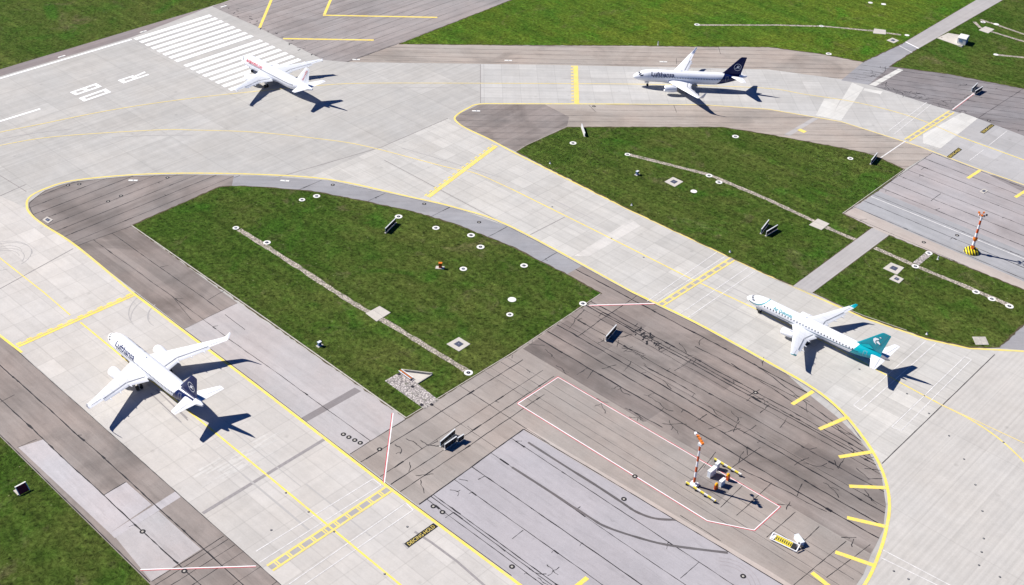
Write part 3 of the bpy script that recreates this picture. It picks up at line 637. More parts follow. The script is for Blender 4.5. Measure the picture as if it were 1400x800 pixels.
# hold position bars
def bar(a, b, offs, wdt, mi, dash=None, z=Z_MARK2):
    A, B = W(*a), W(*b); d = (B-A).normalized(); n = Vector((-d.y, d.x)); Ln = (B-A).length
    if dash is None: mk.ribbon([A+n*offs, B+n*offs], wdt, z, mi)
    else:
        t = 0
        while t < Ln: mk.ribbon([A+d*t+n*offs, A+d*min(t+dash, Ln)+n*offs], wdt, z, mi); t += dash*2
def ladder(a, b, half, rung, gap, col):
    A, B = W(*a), W(*b); d = (B-A).normalized(); n = Vector((-d.y, d.x)); Ln = (B-A).length
    mk.ribbon([A+n*half, B+n*half], .5, Z_MARK2, col); mk.ribbon([A-n*half, B-n*half], .5, Z_MARK2, col)
    mk.ribbon([A, B], half*2-.2, Z_MARK, GP)
    t = gap/2
    while t < Ln-.3:
        for k in (0, .5): mk.ribbon([A+d*(t+k)+n*half, A+d*(t+k)-n*half], .3, Z_MARK3, col)
        t += gap
bar((25, 474), (183, 404), 0, .75, YL); bar((25, 474), (183, 404), .7, .5, YF); bar((25, 474), (183, 404), 1.1, .5, YL, 1.3, z=Z_MARK3)
bar((587, 270), (680, 200), 0, .5, YL); bar((587, 270), (680, 200), .8, .5, YL); bar((587, 270), (680, 200), 1.6, .5, YW, 1.2); bar((587, 270), (680, 200), .4, .3, YF, z=Z_MARK)
bar((787, 90), (788.5, 142), 0, 1.6, YW); bar((782, 90), (783, 142), 0, .8, YF, 1.2)
ladder((369, 777), (531, 669), .85, .3, 2.9, YW)
ladder((903, 417), (1002, 354), .75, .3, 2.9, YW)
ladder((1240, 192), (1301, 153), .8, .3, 3.2, YW)
for a, b in (((350, 754), (510, 655)), ((355, 769), (521, 663.5)), ((395, 799), (555, 688)), ((417, 799), (565, 697.5)), ((510, 655), (521, 663.5)), ((555, 688), (565, 697.5)),
             ((885, 412), (980, 345)), ((898, 412), (991, 351)), ((930, 429), (1022, 366)), ((941, 434), (1032, 371)), ((1266, 466), (1167, 554)), ((1279, 470), (1177, 561)), ((1167, 554), (1177, 561)),
             ((1319, 488), (1219, 584)), ((1328, 492), (1232, 589)), ((1219, 584), (1232, 589)), ((1319, 488), (1328, 492)), ((1207, 752), (1300, 801)), ((1205, 763), (1283, 801)), ((1267, 140), (1215, 179)), ((1273, 143), (1222, 184)), ((1377, 179), (1352, 199)), ((1345, 205), (1325, 220))):
    line([a, b], .2, WW, Z_MARK)
def redwhite(px, w1=.2):
    line(px, w1, WH, Z_MARK2); line(px, w1, RD, Z_MARK2, side=w1)
redwhite([(525.5, 660), (537.5, 565)], .22); redwhite([(350, 774), (192, 779)], .2); redwhite([(895, 415), (805, 417.5)], .26)
redwhite([(708, 552), (763, 516), (1066, 693), (1031, 725), (967, 712), (708, 552)], .2)
line([(1191, 269), (1400, 354)], .3, WW, extend=(0, 60))
line([(1302, 150), (1331, 128)], .4, WW); line([(1238, 193), (1198, 220)], .4, WW); line([(1302, 150), (1331, 128)], .18, RD, side=-.3)
line([(0, 166), (55, 149)], .9, WH, extend=(15, 0))
line([(0, 107.5), (180, 54)], .9, WH, extend=(200, 0))
line([(1238, 57.5), (1256, 66.5)], .5, WH, Z_GRASS+.012); line([(1229, 62.5), (1247, 72)], .35, WW)
# runway threshold stripes, sixteen of them, 30 m long
A, B, C1, D1 = W(184.3, 53.9), W(313.9, 123.1), W(288.2, 21.1), W(418.9, 85.6)
gap_ = 3.6/(15*3.6+1.8)
for i in range(16):
    t = (i*3.6+(1.8 if i > 7 else 0))/(15*3.6+1.8)
    mk.ribbon([A.lerp(B, t), C1.lerp(D1, t)], 1.95, Z_MARK, WH)
def strokes(corners, quads, z=Z_MARK, mi=WH):
    """quads in a unit cell; corners = top-left, top-right, bottom-right, bottom-left as the sign is read"""
    tl, tr, br, bl = [W(*c) for c in corners]
    f = lambda u, v: (bl.lerp(br, u)).lerp(tl.lerp(tr, u), v)
    for q in quads: mk.poly([f(*p) for p in q], z, mi)
# read by a pilot rolling towards -Y: top of the figure is the far left end
def rect(x0, y0, x1, y1): return [(x0, y0), (x1, y0), (x1, y1), (x0, y1)]
ZERO = [rect(0, 0, .3, 1), rect(.7, 0, 1, 1), rect(.3, 0, .7, .14), rect(.3, .86, .7, 1)]
EIGHT = [rect(0, 0, .28, 1), rect(.72, 0, 1, 1), rect(.28, 0, .72, .13), rect(.28, .87, .72, 1), rect(.28, .46, .72, .6)]
RR = [rect(0, 0, .28, 1), rect(.28, .86, .72, 1), rect(.28, .44, .72, .57), rect(.72, .44, 1, 1), [(.45, .44), (.74, .44), (1, 0), (.72, 0)]]
def o(x, y): return (80+x/10, 80+y/10)
strokes([o(280, 545), o(160, 465), o(515, 340), o(590, 385)][0:0] or [o(350, 590), o(275, 545), o(645, 413), o(722, 462)], ZERO)
strokes([o(240, 505), o(155, 465), o(515, 340), o(595, 385)], EIGHT)
strokes([o(890, 342), o(810, 300), o(1175, 180), o(1240, 225)], RR)
# yellow and black painted DEICING HOLD panels
def text_mesh(txt, size=1.0, weight=0.0):
    cu = bpy.data.curves.new('lettering', 'FONT'); cu.body = txt; cu.size = size; cu.offset = weight; cu.resolution_u = 3
    ob = bpy.data.objects.new('lettering', cu); C.objects.link(ob)
    dg = bpy.context.evaluated_depsgraph_get(); dg.update()
    me = bpy.data.meshes.new_from_object(ob.evaluated_get(dg))
    vs_ = [v.co.copy() for v in me.vertices]; fs = [tuple(p.vertices) for p in me.polygons]
    bpy.data.objects.remove(ob); bpy.data.curves.remove(cu); bpy.data.meshes.remove(me)
    x0 = min(v.x for v in vs_); x1 = max(v.x for v in vs_); y0 = min(v.y for v in vs_); y1 = max(v.y for v in vs_)
    return [((v.x-x0), (v.y-y0)) for v in vs_], fs, x1-x0, y1-y0
def painted_sign(corners, txt, m=.06):
    tl, tr, br, bl = [W(*c) for c in corners]
    f = lambda u, v: (bl.lerp(br, u)).lerp(tl.lerp(tr, u), v)
    mk.poly([f(*p) for p in rect(0, 0, 1, 1)], Z_MARK2, BK)
    vs_, fs, w_, h_ = text_mesh(txt, 1, -.005)
    vs_ = [(f(m+x/w_*(1-2*m), .19+y/h_*.62)) for x, y in vs_]
    mk.add([(p.x, p.y, Z_MARK3) for p in vs_], fs, YL)
painted_sign([(552.4, 743.5), (592.5, 715.4), (599, 720), (558.7, 749)], 'DEICING-HOLD')
painted_sign([(1339.5, 181), (1354.8, 169.6), (1360, 171.4), (1345.2, 183)], 'DEICING-HOLD')
painted_sign([(1294, 214.7), (1310.2, 202), (1315.4, 204.6), (1299.7, 216.7)], 'DEICING-HOLD')
line([(551, 742.8), (557.5, 749.8)], .45, GP)
line([(1092, 177), (1101, 181)], 1.6, YW)
struct(mk, 'painted_markings', MK)
# small gravel paths and drains in the grass
def gravel(px, wdt, mat='gravel'):
    mb = MB(); p = WL(px); q = []
    for i in range(len(p)-1): q += wobble(p[i], p[i+1], 1.5, .12)[:-1]
    q.append(p[-1]); mb.ribbon(q, wdt, Z_GRASS+.012, 0, .2); struct(mb, 'gravel_path', M[mat])
gravel([(327, 314), (412, 368), (460, 400), (500, 425), (522, 437), (580, 472), (637, 507)], 1.5)
gravel([(861, 212), (969, 239), (1050, 273), (1114, 303), (1132, 312), (1170, 328)], 1.5)
gravel([(1196, 339), (1251, 363.5), (1330, 396), (1384, 419)], 1.5)
gravel([(1252, 361), (1269, 347)], 2.0, 'gravel2')
gravel([(953, 34.5), (1060, 34.5), (1123, 36), (1190, 42), (1232, 48)], 1.2)
gravel([(1340, 27), (1362, 34), (1400, 47), (1440, 60)], 1.2); gravel([(1332, 30), (1340, 38), (1357, 44), (1400, 57), (1440, 70)], 1.2); gravel([(1360, 75), (1400, 79), (1440, 83)], 1.3)
mb = MB(); mb.poly(WL([(526, 521), (550, 507.5), (591, 512.5), (571, 525), (600, 547.5), (580, 559.5)]), Z_GRASS+.012); struct(mb, 'gravel_bed', M['gravel2'])
mb = MB(); mb.ribbon(WL([(180, 308.5), (365, 437), (555, 571.5)]), .32, Z_GRASS+.02, 0, .2); mb.ribbon(WL([(555, 571.5), (700, 483), (821, 402)]), .2, Z_GRASS+.02, 0, .2)
mb.ribbon(WL([(1050, 378), (1180, 431.5), (1240, 452)]), .2, Z_GRASS+.02, 0, .3); mb.ribbon(WL([(706, 207), (720, 198.5), (775, 173.5)]), .2, Z_GRASS+.02, 0, .3); mb.ribbon(WL([(1152, 292), (1236, 232)]), .2, Z_GRASS+.02, 0, .3)
struct(mb, 'edge_kerb', M['kerb'])
# ------------------------------------------------------------------ airliners
WHT = (0.83, 0.84, 0.85)
M['ac_white'] = flat('aircraft white', WHT, 0.28, spec=0.5)
M['ac_grey'] = flat('aircraft grey', (0.42, 0.44, 0.46), 0.35, spec=0.4)
M['ac_lgrey'] = flat('wing grey', (0.68, 0.70, 0.72), 0.35, spec=0.4)
M['ac_gap'] = flat('flap gap', (0.09, 0.10, 0.12), 0.6)
M['ac_metal'] = flat('bare metal lip', (0.6, 0.6, 0.62), 0.3, 0.9)
M['ac_dark'] = flat('dark intake', (0.02, 0.02, 0.025), 0.5)
M['ac_glass'] = flat('cabin glass', (0.015, 0.02, 0.03), 0.12, spec=0.6)
M['ac_pane'] = flat('cabin window', (0.03, 0.045, 0.07), 0.2, spec=0.6)
M['tyre'] = flat('tyre rubber black', (0.02, 0.02, 0.02), 0.8)
M['strut'] = flat('gear strut', (0.55, 0.55, 0.56), 0.4, 0.3)
M['lh_blue'] = flat('deep blue paint', (0.004, 0.012, 0.075), 0.45, spec=0.2)
M['teal'] = flat('teal paint', (0.0, 0.30, 0.34), 0.25, spec=0.5)
M['teal_d'] = flat('dark teal paint', (0.0, 0.23, 0.28), 0.25, spec=0.5)
M['red_l'] = flat('red lettering', (0.52, 0.02, 0.03), 0.3)
M['door'] = flat('door outline', (0.45, 0.47, 0.5), 0.4)
M['titan'] = flat('bare tail cone', (0.22, 0.22, 0.23), 0.35, 0.7)

def wing_skin(name, col):
    t = NT(name); t.b.inputs['Roughness'].default_value = 0.32; t.b.inputs['Specular IOR Level'].default_value = 0.45
    x, y, z = t.sep(t.tc); ay = t.math('ABSOLUTE', y)
    u = t.math('SUBTRACT', x, t.math('MULTIPLY', ay, 0.5)); v = 1.0
    for a, sp_ in ((u, 1.35), (ay, 2.3)):
        fr = t.math('FRACT', t.math('DIVIDE', a, sp_)); v = t.math('MULTIPLY', v, t.ramp(t.math('ABSOLUTE', t.math('SUBTRACT', fr, .5)), 0.0, 0.04, 0.8, 1.0))
    v = t.math('MULTIPLY', v, t.ramp(t.noise(t.map(t.tc, scale=(.4, 2, 1)), 1.0, 5), .3, .7, .93, 1.02))
    return t.color(t.scale(c4(col), v))
M['wing_w'] = wing_skin('white wing skin', (0.80, 0.81, 0.82))
M['wing_g'] = wing_skin('pale grey wing skin', (0.64, 0.66, 0.68))
def livery(name, kind, top):
    t = NT(name); t.b.inputs['Roughness'].default_value = 0.27; t.b.inputs['Specular IOR Level'].default_value = 0.5
    x, y, z = t.sep(t.tc)
    gr = t.ramp(t.noise(t.map(t.tc, scale=(1, 3, 3)), 0.8, 4), 0.3, 0.7, 0.965, 1.0)
    col = t.scale(c4(WHT), gr)
    fr = t.math('FRACT', t.math('DIVIDE', x, 2.13)); pl = t.ramp(t.math('ABSOLUTE', t.math('SUBTRACT', fr, .5)), 0.0, 0.018, 0.80, 1.0)
    fz = t.math('FRACT', t.math('DIVIDE', z, .93)); pz = t.ramp(t.math('ABSOLUTE', t.math('SUBTRACT', fz, .5)), 0.0, 0.03, 0.88, 1.0)
    col = t.scale(t.scale(col, pl), pz)
    gt = lambda a, b: t.math('GREATER_THAN', a, b)
    if kind == 'blue':
        ln = t.math('ADD', t.math('MULTIPLY', t.math('SUBTRACT', z, top), 0.68), 30.1)
        m = t.math('MULTIPLY', gt(x, ln), gt(t.math('ADD', 35.1, t.math('MULTIPLY', t.math('SUBTRACT', z, top), 0.25)), x))
        col = t.mix(m, col, (0.004, 0.012, 0.075, 1))
    if kind == 'teal':
        ln = t.math('ADD', t.math('MULTIPLY', t.math('SUBTRACT', z, top), 0.62), 31.0)
        m = t.math('MULTIPLY', gt(x, ln), gt(36.6, x))
        sh = t.mix(t.ramp(x, 30, 36, 0, 1), (0.0, 0.38, 0.42, 1), (0.0, 0.25, 0.33, 1))
        col = t.mix(m, col, sh)
        col = t.mix(gt(x, 36.6), col, (0.2, 0.2, 0.21, 1))
        # stripe low on the side
        f = t.math('ADD', 2.62, t.math('MULTIPLY', t.math('POWER', t.math('DIVIDE', t.math('SUBTRACT', x, 10.0), 21.0), 2.0), 0.75))
        m = t.math('MULTIPLY', gt(0.11, t.math('ABSOLUTE', t.math('SUBTRACT', z, f))), t.math('MULTIPLY', gt(x, 9.5), gt(31.5, x)))
        col = t.mix(m, col, (0.0, 0.10, 0.15, 1))
        # nose sweep
        f = t.math('ADD', 2.72, t.math('MULTIPLY', t.math('POWER', t.math('MAXIMUM', t.math('DIVIDE', t.math('SUBTRACT', x, 1.6), 4.6), 0.0), 2.6), 2.2))
        m = t.math('MULTIPLY', gt(0.16, t.math('ABSOLUTE', t.math('SUBTRACT', z, f))), t.math('MULTIPLY', gt(x, 1.1), gt(6.6, x)))
        col = t.mix(m, col, t.mix(t.ramp(x, 1, 5, 0, 1), (0.0, 0.06, 0.10, 1), (0.0, 0.33, 0.36, 1)))
    return t.color(col)

A320 = dict(L=37.57, cz=3.78, ry=1.975, rz=2.07, tailrise=1.32, nose=[(0, .06, -.62), (.12, .3, -.60), (.35, .55, -.56), (.8, .86, -.48), (1.5, 1.17, -.36), (2.4, 1.47, -.22), (3.4, 1.71, -.11), (4.6, 1.88, -.04), (6.0, 1.975, 0)],
    aft=[(25.5, 1.0, 0), (27.5, .975, .05), (29.5, .89, .19), (31.5, .745, .42), (33.3, .585, .68), (35.2, .40, .96), (36.6, .255, 1.15), (37.35, .16, 1.25), (37.57, .11, 1.28)],
    wing=dict(z=2.75, root=(11.6, 7.2), kink=(6.4, 14.05, 4.0), tip=(16.9, 19.7, 1.65), dih=.088, sharklet=True),
    eng=dict(y=5.75, x0=10.3, len=4.6, r=1.18, z=1.98), fin=dict(root=(29.6, 6.1), tip=(34.75, 2.0), ztop=11.76, zroot=5.3), ht=dict(x=32.0, c=3.9, span=6.2, xt=35.0, ct=1.55, z=4.95, dih=.10),
    gear=dict(nx=5.07, mx=17.9, my=3.8, r=.58), win=(6.6, 30.0, .53, .42, .30, .42), doors=[5.3, 30.9], cp=(1.55, 2.95))
E195 = dict(L=38.65, cz=3.22, ry=1.5, rz=1.68, tailrise=1.0, nose=[(0, .05, -.55), (.12, .26, -.53), (.35, .47, -.49), (.9, .76, -.38), (1.6, 1.0, -.26), (2.5, 1.22, -.14), (3.5, 1.38, -.06), (4.6, 1.47, -.02), (5.6, 1.5, 0)],
    aft=[(28.0, 1.0, 0), (30.0, .96, .06), (32.0, .86, .18), (34.0, .70, .38), (36.0, .47, .66), (37.4, .27, .84), (38.3, .14, .93), (38.65, .08, .95)],
    wing=dict(z=2.35, root=(14.0, 6.3), kink=(4.9, 16.2, 3.4), tip=(13.4, 20.6, 1.45), dih=.095, sharklet=False),
    eng=dict(y=4.35, x0=13.0, len=3.7, r=.93, z=1.72), fin=dict(root=(30.4, 6.2), tip=(35.5, 2.2), ztop=10.55, zroot=4.45), ht=dict(x=34.2, c=3.5, span=6.05, xt=36.7, ct=1.4, z=3.95, dih=.10),
    gear=dict(nx=4.1, mx=19.4, my=2.97, r=.5), win=(5.9, 31.5, .83, .36, .3, .42), doors=[4.6, 33.0], cp=(1.35, 2.55))

def prof(sp):
    st = [(x, r/sp['nose'][-1][1], dz) for x, r, dz in sp['nose']]
    st += [(x, k, dz) for x, k, dz in sp['aft']]
    return st
def surf_fn(sp):
    st = prof(sp)
    def f(x, a, off=0.0):
        for i in range(len(st)-1):
            if st[i][0] <= x <= st[i+1][0]:
                t = (x-st[i][0])/(st[i+1][0]-st[i][0]); k = st[i][1]+(st[i+1][1]-st[i][1])*t; dz = st[i][2]+(st[i+1][2]-st[i][2])*t; break
        else: k, dz = (st[0][1], st[0][2]) if x < st[0][0] else (st[-1][1], st[-1][2])
        # a: 0 = starboard side (+y), 90 deg = top, 180 deg = port side (-y)
        return Vector((x, math.cos(a)*(sp['ry']*k+off), sp['cz']+dz+math.sin(a)*(sp['rz']*k+off)))
    return f
FOIL = [(1, .0), (.86, .03), (.62, .062), (.38, .08), (.2, .078), (.08, .055), (.02, .028), (0, 0), (.02, -.018), (.08, -.03), (.25, -.042), (.5, -.036), (.8, -.014)]
def foil(le, chord, thk, n, tw=0.0):
    k = thk/.12; c, s = math.cos(tw), math.sin(tw)
    return [Vector((le[0]+chord*(u*c+v*k*s), le[1], le[2]))+Vector((0, n[0], n[1]))*(chord*(v*k*c-u*s)) for u, v in FOIL]
def wrap_text(sp, txt, x0, length, zmid, height, side, mat, name, parent, loc, weight=.02, squeeze=None):
    f = surf_fn(sp); vs_, fs, w_, h_ = text_mesh(txt, 1, weight)
    me = bpy.data.meshes.new(name); me.from_pydata([(x, y, 0) for x, y in vs_], [], fs)
    bm = bmesh.new(); bm.from_mesh(me)
    for k in range(1, 6): bmesh.ops.bisect_plane(bm, geom=bm.verts[:]+bm.edges[:]+bm.faces[:], plane_co=(0, h_*k/6, 0), plane_no=(0, 1, 0))
    a_mid = math.asin(max(-1, min(1, (zmid-sp['cz'])/sp['rz'])))
    for v in bm.verts:
        u = v.co.x/w_; s = (v.co.y/h_-.5)*height; a = a_mid+s/((sp['ry']+sp['rz'])/2)
        x = x0+u*length if side < 0 else x0+length-u*length
        v.co = f(x, math.pi-a if side < 0 else a, .018)
    bm.to_mesh(me); bm.free(); me.materials.append(mat)
    o = bpy.data.objects.new(name, me); C.objects.link(o); o.parent = parent; o.location = loc; return o
def wing(sp, side, root, loc, mats):
    w_ = sp['wing']; zr = w_['z']; y0 = sp['ry']*.6; wm = MB()
    def z(y): return zr+(y-sp['ry'])*w_['dih']+max(0, y-sp['ry'])**2*.0016
    ky, kx, kc = w_['kink']; ty, tx, tc = w_['tip']
    rx, rc = w_['root']; s = (kx-rx)/(ky-sp['ry'])
    secs = [((rx-(sp['ry']-y0)*s, side*y0, z(y0)), rc+(sp['ry']-y0)*s, .14), ((rx, side*sp['ry'], z(sp['ry'])), rc, .135), ((kx, side*ky, z(ky)), kc, .115)]
    for t in (.33, .66, 1): y = ky+(ty-ky)*t; secs.append(((kx+(tx-kx)*t, side*y, z(y)), kc+(tc-kc)*t, .11-.015*t))
    wm.loft([foil(le, c, th, (0, 1), .02) for le, c, th in secs])
    o = wm.build('wing', mats['wing'], root, True, loc)
    # winglet
    wl = MB(); rings = []
    if w_['sharklet']:
        for t, dy, dz, dx, cc in ((0, 0, 0, 0, tc), (.2, .30, .08, .25, tc*.93), (.4, .58, .30, .6, tc*.83), (.6, .78, .75, 1.05, tc*.7), (.8, .92, 1.45, 1.6, tc*.52), (1, 1.05, 2.35, 2.25, tc*.33)):
            a = R(85)*min(1, t*1.5)
            rings.append(foil((tx+dx, side*(ty+dy), z(ty)+dz), cc, .09, (-side*math.sin(a), math.cos(a))))
    elif sp is E195:
        for t, dy, dz, dx, cc in ((0, 0, 0, 0, tc), (.3, .3, .12, .35, tc*.85), (.6, .55, .5, .8, tc*.66), (1, .7, .95, 1.3, tc*.45)):
            a = R(70)*min(1, t*1.4)
            rings.append(foil((tx+dx, side*(ty+dy), z(ty)+dz), cc, .09, (-side*math.sin(a), math.cos(a))))
    else:
        rings = [foil((tx+.1, side*(ty+.02), z(ty)), tc, .1, (0, 1)), foil((tx+.3, side*(ty+.16), z(ty)), tc*.8, .05, (0, 1))]
        wl.add([(tx+.2, side*(ty+.1), z(ty)-.5), (tx+1.6, side*(ty+.1), z(ty)-.45), (tx+1.7, side*(ty+.1), z(ty)+.55), (tx+1.25, side*(ty+.1), z(ty)+.6),
                (tx+.2, side*(ty+.16), z(ty)-.5), (tx+1.6, side*(ty+.16), z(ty)-.45), (tx+1.7, side*(ty+.16), z(ty)+.55), (tx+1.25, side*(ty+.16), z(ty)+.6)],
               [(0, 1, 2, 3), (7, 6, 5, 4), (0, 4, 5, 1), (1, 5, 6, 2), (2, 6, 7, 3), (3, 7, 4, 0)])
    wl.loft(rings); wl.build('winglet', mats['winglet'], o, True)
    # flaps, a little out, with a dark gap in front of them
    def te(y):
        if y < ky: t = (y-sp['ry'])/(ky-sp['ry']); return (rx+rc)+((kx+kc)-(rx+rc))*t
        t = (y-ky)/(ty-ky); return (kx+kc)+((tx+tc)-(kx+kc))*t
    for ya, yb, ca, cb in ((sp['ry']+.15, ky-.05, rc*.15, kc*.2), (ky+.05, ky+(ty-ky)*.66, kc*.2, kc*.15)):
        fm = MB(); rr = []
        for y, c in ((ya, ca), (yb, cb)): rr.append(foil((te(y)-c*.42, side*y, z(y)-.10), c*1.25, .14, (0, 1), .22))
        fm.loft(rr); fl = fm.build('flap', mats['flap'], o, True)
        gm = MB(); q = []
        for y, c in ((ya, ca), (yb, cb)): q += [Vector((te(y)-c*.62, side*y, z(y)+.075)), Vector((te(y)-c*.62+.11, side*y, z(y)+.072))]
        gm.add(q, [(0, 1, 3, 2)]); gm.build('flap_gap', M['ac_gap'], fl)
    am = MB(); y1, y2 = ky+(ty-ky)*.7, ty-.5; q = []
    for y in (y1, y2): q += [Vector((te(y)-.62, side*y, z(y)+.07)), Vector((te(y)-.55, side*y, z(y)+.068))]
    am.add(q, [(0, 1, 3, 2)]); am.build('aileron_gap', M['ac_gap'], o)
    for y in (ky-.4, ky+(ty-ky)*.25, ky+(ty-ky)*.52):
        fm = MB(); x = te(y)-1.9
        fm.lathe([(0, .02), (.4, .17), (1.2, .24), (2.2, .2), (2.9, .09), (3.1, .01)], 10, 'x', (x, side*y, z(y)-.38))
        fm.build('flap_fairing', mats['flap'], o, True)
    lm = MB(); 
    return o
def fin(sp, root, loc, mats):
    f = sp['fin']; m = MB(); rx, rc = f['root']; tx, tc = f['tip']; z0, z1 = f['zroot'], f['ztop']
    m.loft([foil((rx-2.2, 0, z0-.25), rc+2.2, .03, (1, 0)), foil((rx-.4, 0, z0+.45), rc+.25, .08, (1, 0)), foil((rx+.25, 0, z0+1.0), rc-.35, .09, (1, 0)), foil((tx-.12, 0, z1-.2), tc+.05, .09, (1, 0)), foil((tx+.25, 0, z1), tc-.35, .06, (1, 0))])
    o = m.build('tail_fin', mats['fin'], root, True, loc)
    g_ = MB(); 
    for s in (-1, 1):
        a = (rx+rc*.72, z0+.9); b = (tx+tc*.68, z1-.25)
        g_.add([(a[0], s*.2, a[1]), (a[0]+.06, s*.2, a[1]), (b[0]+.05, s*.085, b[1]), (b[0], s*.085, b[1])], [(0, 1, 2, 3)])
    g_.build('rudder_gap', M['ac_gap'], o, fixn=False)
    return o
def plane(sp, label, group_, pos, rz, lv, tail_logo, lettering, simple_tip=False):
    s2 = dict(sp); 
    root = thing('passenger_jet', label, 'airplane', pos, rz, group_)
    loc = (-sp['L']/2, 0, 0); f = surf_fn(sp)
    mats = lv
    m = MB(); st = prof(sp); xs = [s[0] for s in st]
    full = []
    for i in range(len(xs)-1):
        n = max(1, int((xs[i+1]-xs[i])/1.2)); full += [xs[i]+(xs[i+1]-xs[i])*k/n for k in range(n)]
    full.append(xs[-1])
    m.loft([[f(x, 2*math.pi*i/32) for i in range(32)] for x in full])
    fus = m.build('fuselage', mats['fus'], root, True, loc)
    for s in (-1, 1):
        wing(sp, s, root, loc, mats)
        # stabiliser
        h = sp['ht']; hm = MB()
        hm.loft([foil((h['x']-.3, s*.25, h['z']), h['c']+.2, .09, (0, 1)), foil((h['x']+.2, s*.8, h['z']+.05), h['c'], .09, (0, 1)), foil((h['xt'], s*(h['span']-.15), h['z']+h['dih']*h['span']), h['ct'], .08, (0, 1)), foil((h['xt']+.35, s*h['span'], h['z']+h['dih']*h['span']), h['ct']-.5, .06, (0, 1))])
        hs = hm.build('stabilizer', mats['stab'], root, True, loc)
        gm = MB(); gm.add([(h['x']+h['c']*.72, s*.95, h['z']+.22), (h['x']+h['c']*.72+.07, s*.95, h['z']+.22), (h['xt']+h['ct']*.7+.05, s*(h['span']-.5), h['z']+h['dih']*h['span']+.03), (h['xt']+h['ct']*.7, s*(h['span']-.5), h['z']+h['dih']*h['span']+.03)], [(0, 1, 2, 3)])
        gm.build('elevator_gap', M['ac_gap'], hs, fixn=False)
        # engine
        e = sp['eng']; r = e['r']; l = e['len']; em = MB(); o_ = (e['x0'], s*e['y'], e['z'])
        em.lathe([(0.02, r*.80), (0, r*.86), (.08, r*.93), (.35, r*1.0), (l*.35, r*1.03), (l*.6, r*.97), (l*.82, r*.84), (l*.86, r*.80), (l*.84, r*.76), (l*.7, r*.72)], 28, 'x', o_)
        en = em.build('engine', mats['eng'], root, True, loc)
        lip = MB(); lip.lathe([(.10, r*.935), (-.01, r*.88), (-.03, r*.83), (.06, r*.775), (.3, r*.76)], 28, 'x', o_); lip.build('intake_lip', M['ac_metal'], en, True)
        fn_ = MB(); fn_.lathe([(.45, r*.77), (.46, r*.3), (.3, r*.2), (.12, .01)], 24, 'x', o_); fn_.build('fan', M['ac_dark'], en, True)
        ex = MB(); ex.lathe([(l*.7, r*.73), (l*.72, r*.58), (l*.9, r*.52), (l*1.0, r*.44), (l*.98, r*.36), (l*1.12, r*.1), (l*1.15, .01)], 24, 'x', o_); ex.build('exhaust_nozzle', M['titan'], en, True)
        py = MB(); zt = e['z']+r*.9; w_ = sp['wing']; zz = w_['z']+(e['y']-sp['ry'])*w_['dih']
        py.loft([[Vector((e['x0']+l*.25, s*e['y']+a, b)) for a, b in ((-.08, zt), (.08, zt), (.08, zt+.1), (-.08, zt+.1))], [Vector((e['x0']+l*.6, s*e['y']+a, b)) for a, b in ((-.2, zt-.2), (.2, zt-.2), (.2, zz+.22), (-.2, zz+.22))], [Vector((e['x0']+l*1.25, s*e['y']+a, b)) for a, b in ((-.15, zz-.35), (.15, zz-.35), (.15, zz), (-.15, zz))]])
        py.build('pylon', mats['wing'], en)
        # main gear
        gr = sp['gear']; gm = MB(); zt = w_['z']
        gm.tube((gr['mx'], s*gr['my'], gr['r']), (gr['mx']-.1, s*(gr['my']-.05), zt+.1), .13, .17, 10)
        gm.tube((gr['mx'], s*(gr['my']-.1), gr['r']+.9), (gr['mx'], s*(gr['my']-1.5), zt-.1), .07, .07, 8)
        gm.box(gr['mx'], s*(gr['my']+.25), zt-.7, 1.0, .05, 1.3)
        g_ = gm.build('main_gear', M['strut'], root, False, loc)
        for dy in (-.46, .46):
            wm = MB(); wm.tube((gr['mx'], s*gr['my']+dy-.2, gr['r']), (gr['mx'], s*gr['my']+dy+.2, gr['r']), gr['r'], n=20); wm.build('wheel', M['tyre'], g_)
    fn = fin(sp, root, loc, mats)
    gr = sp['gear']; gm = MB(); zb = sp['cz']-sp['rz']
    gm.tube((gr['nx'], 0, .4), (gr['nx']+.1, 0, zb+.3), .09, .12, 10)
    for s in (-1, 1): gm.box(gr['nx']-.3, s*.4, zb-.15, 1.4, .04, .6)
    g_ = gm.build('nose_gear', M['strut'], root, False, loc)
    for dy in (-.25, .25):
        wm = MB(); wm.tube((gr['nx'], dy-.11, .38), (gr['nx'], dy+.11, .38), .38, n=18); wm.build('wheel', M['tyre'], g_)
    # belly fairing
    bm_ = MB(); w_ = sp['wing']; x0 = w_['root'][0]-2.2; x1 = x0+w_['root'][1]+4.6; rr = []
    for k in range(11):
        t = k/10; e_ = math.sin(math.pi*min(1, max(0, t)))**.5 if 0 < t < 1 else 0.02
        rr.append([Vector((x0+(x1-x0)*t, math.cos(a)*sp['ry']*(.55+.5*e_), sp['cz']-sp['rz']*.55+math.sin(a)*sp['rz']*(.3+.33*e_))) for a in [2*math.pi*i/20 for i in range(20)]])
    bm_.loft(rr); bm_.build('belly_fairing', mats['wing'], root, True, loc)
    # cockpit glazing, doors, cabin windows laid on the skin
    def patch(mb, x0, x1, a0, a1, off=.014, nx=3, na=3, sk=0.0):
        n = len(mb.v); vs_ = []; fs = []
        for i in range(nx+1):
            for j in range(na+1):
                u, v = i/nx, j/na; vs_.append(f(x0+(x1-x0)*u+sk*v, a0+(a1-a0)*v, off))
        for i in range(nx):
            for j in range(na): k = i*(na+1)+j; fs.append((k, k+1, k+na+2, k+na+1))
        mb.add(vs_, fs)
    c0, c1 = sp['cp']
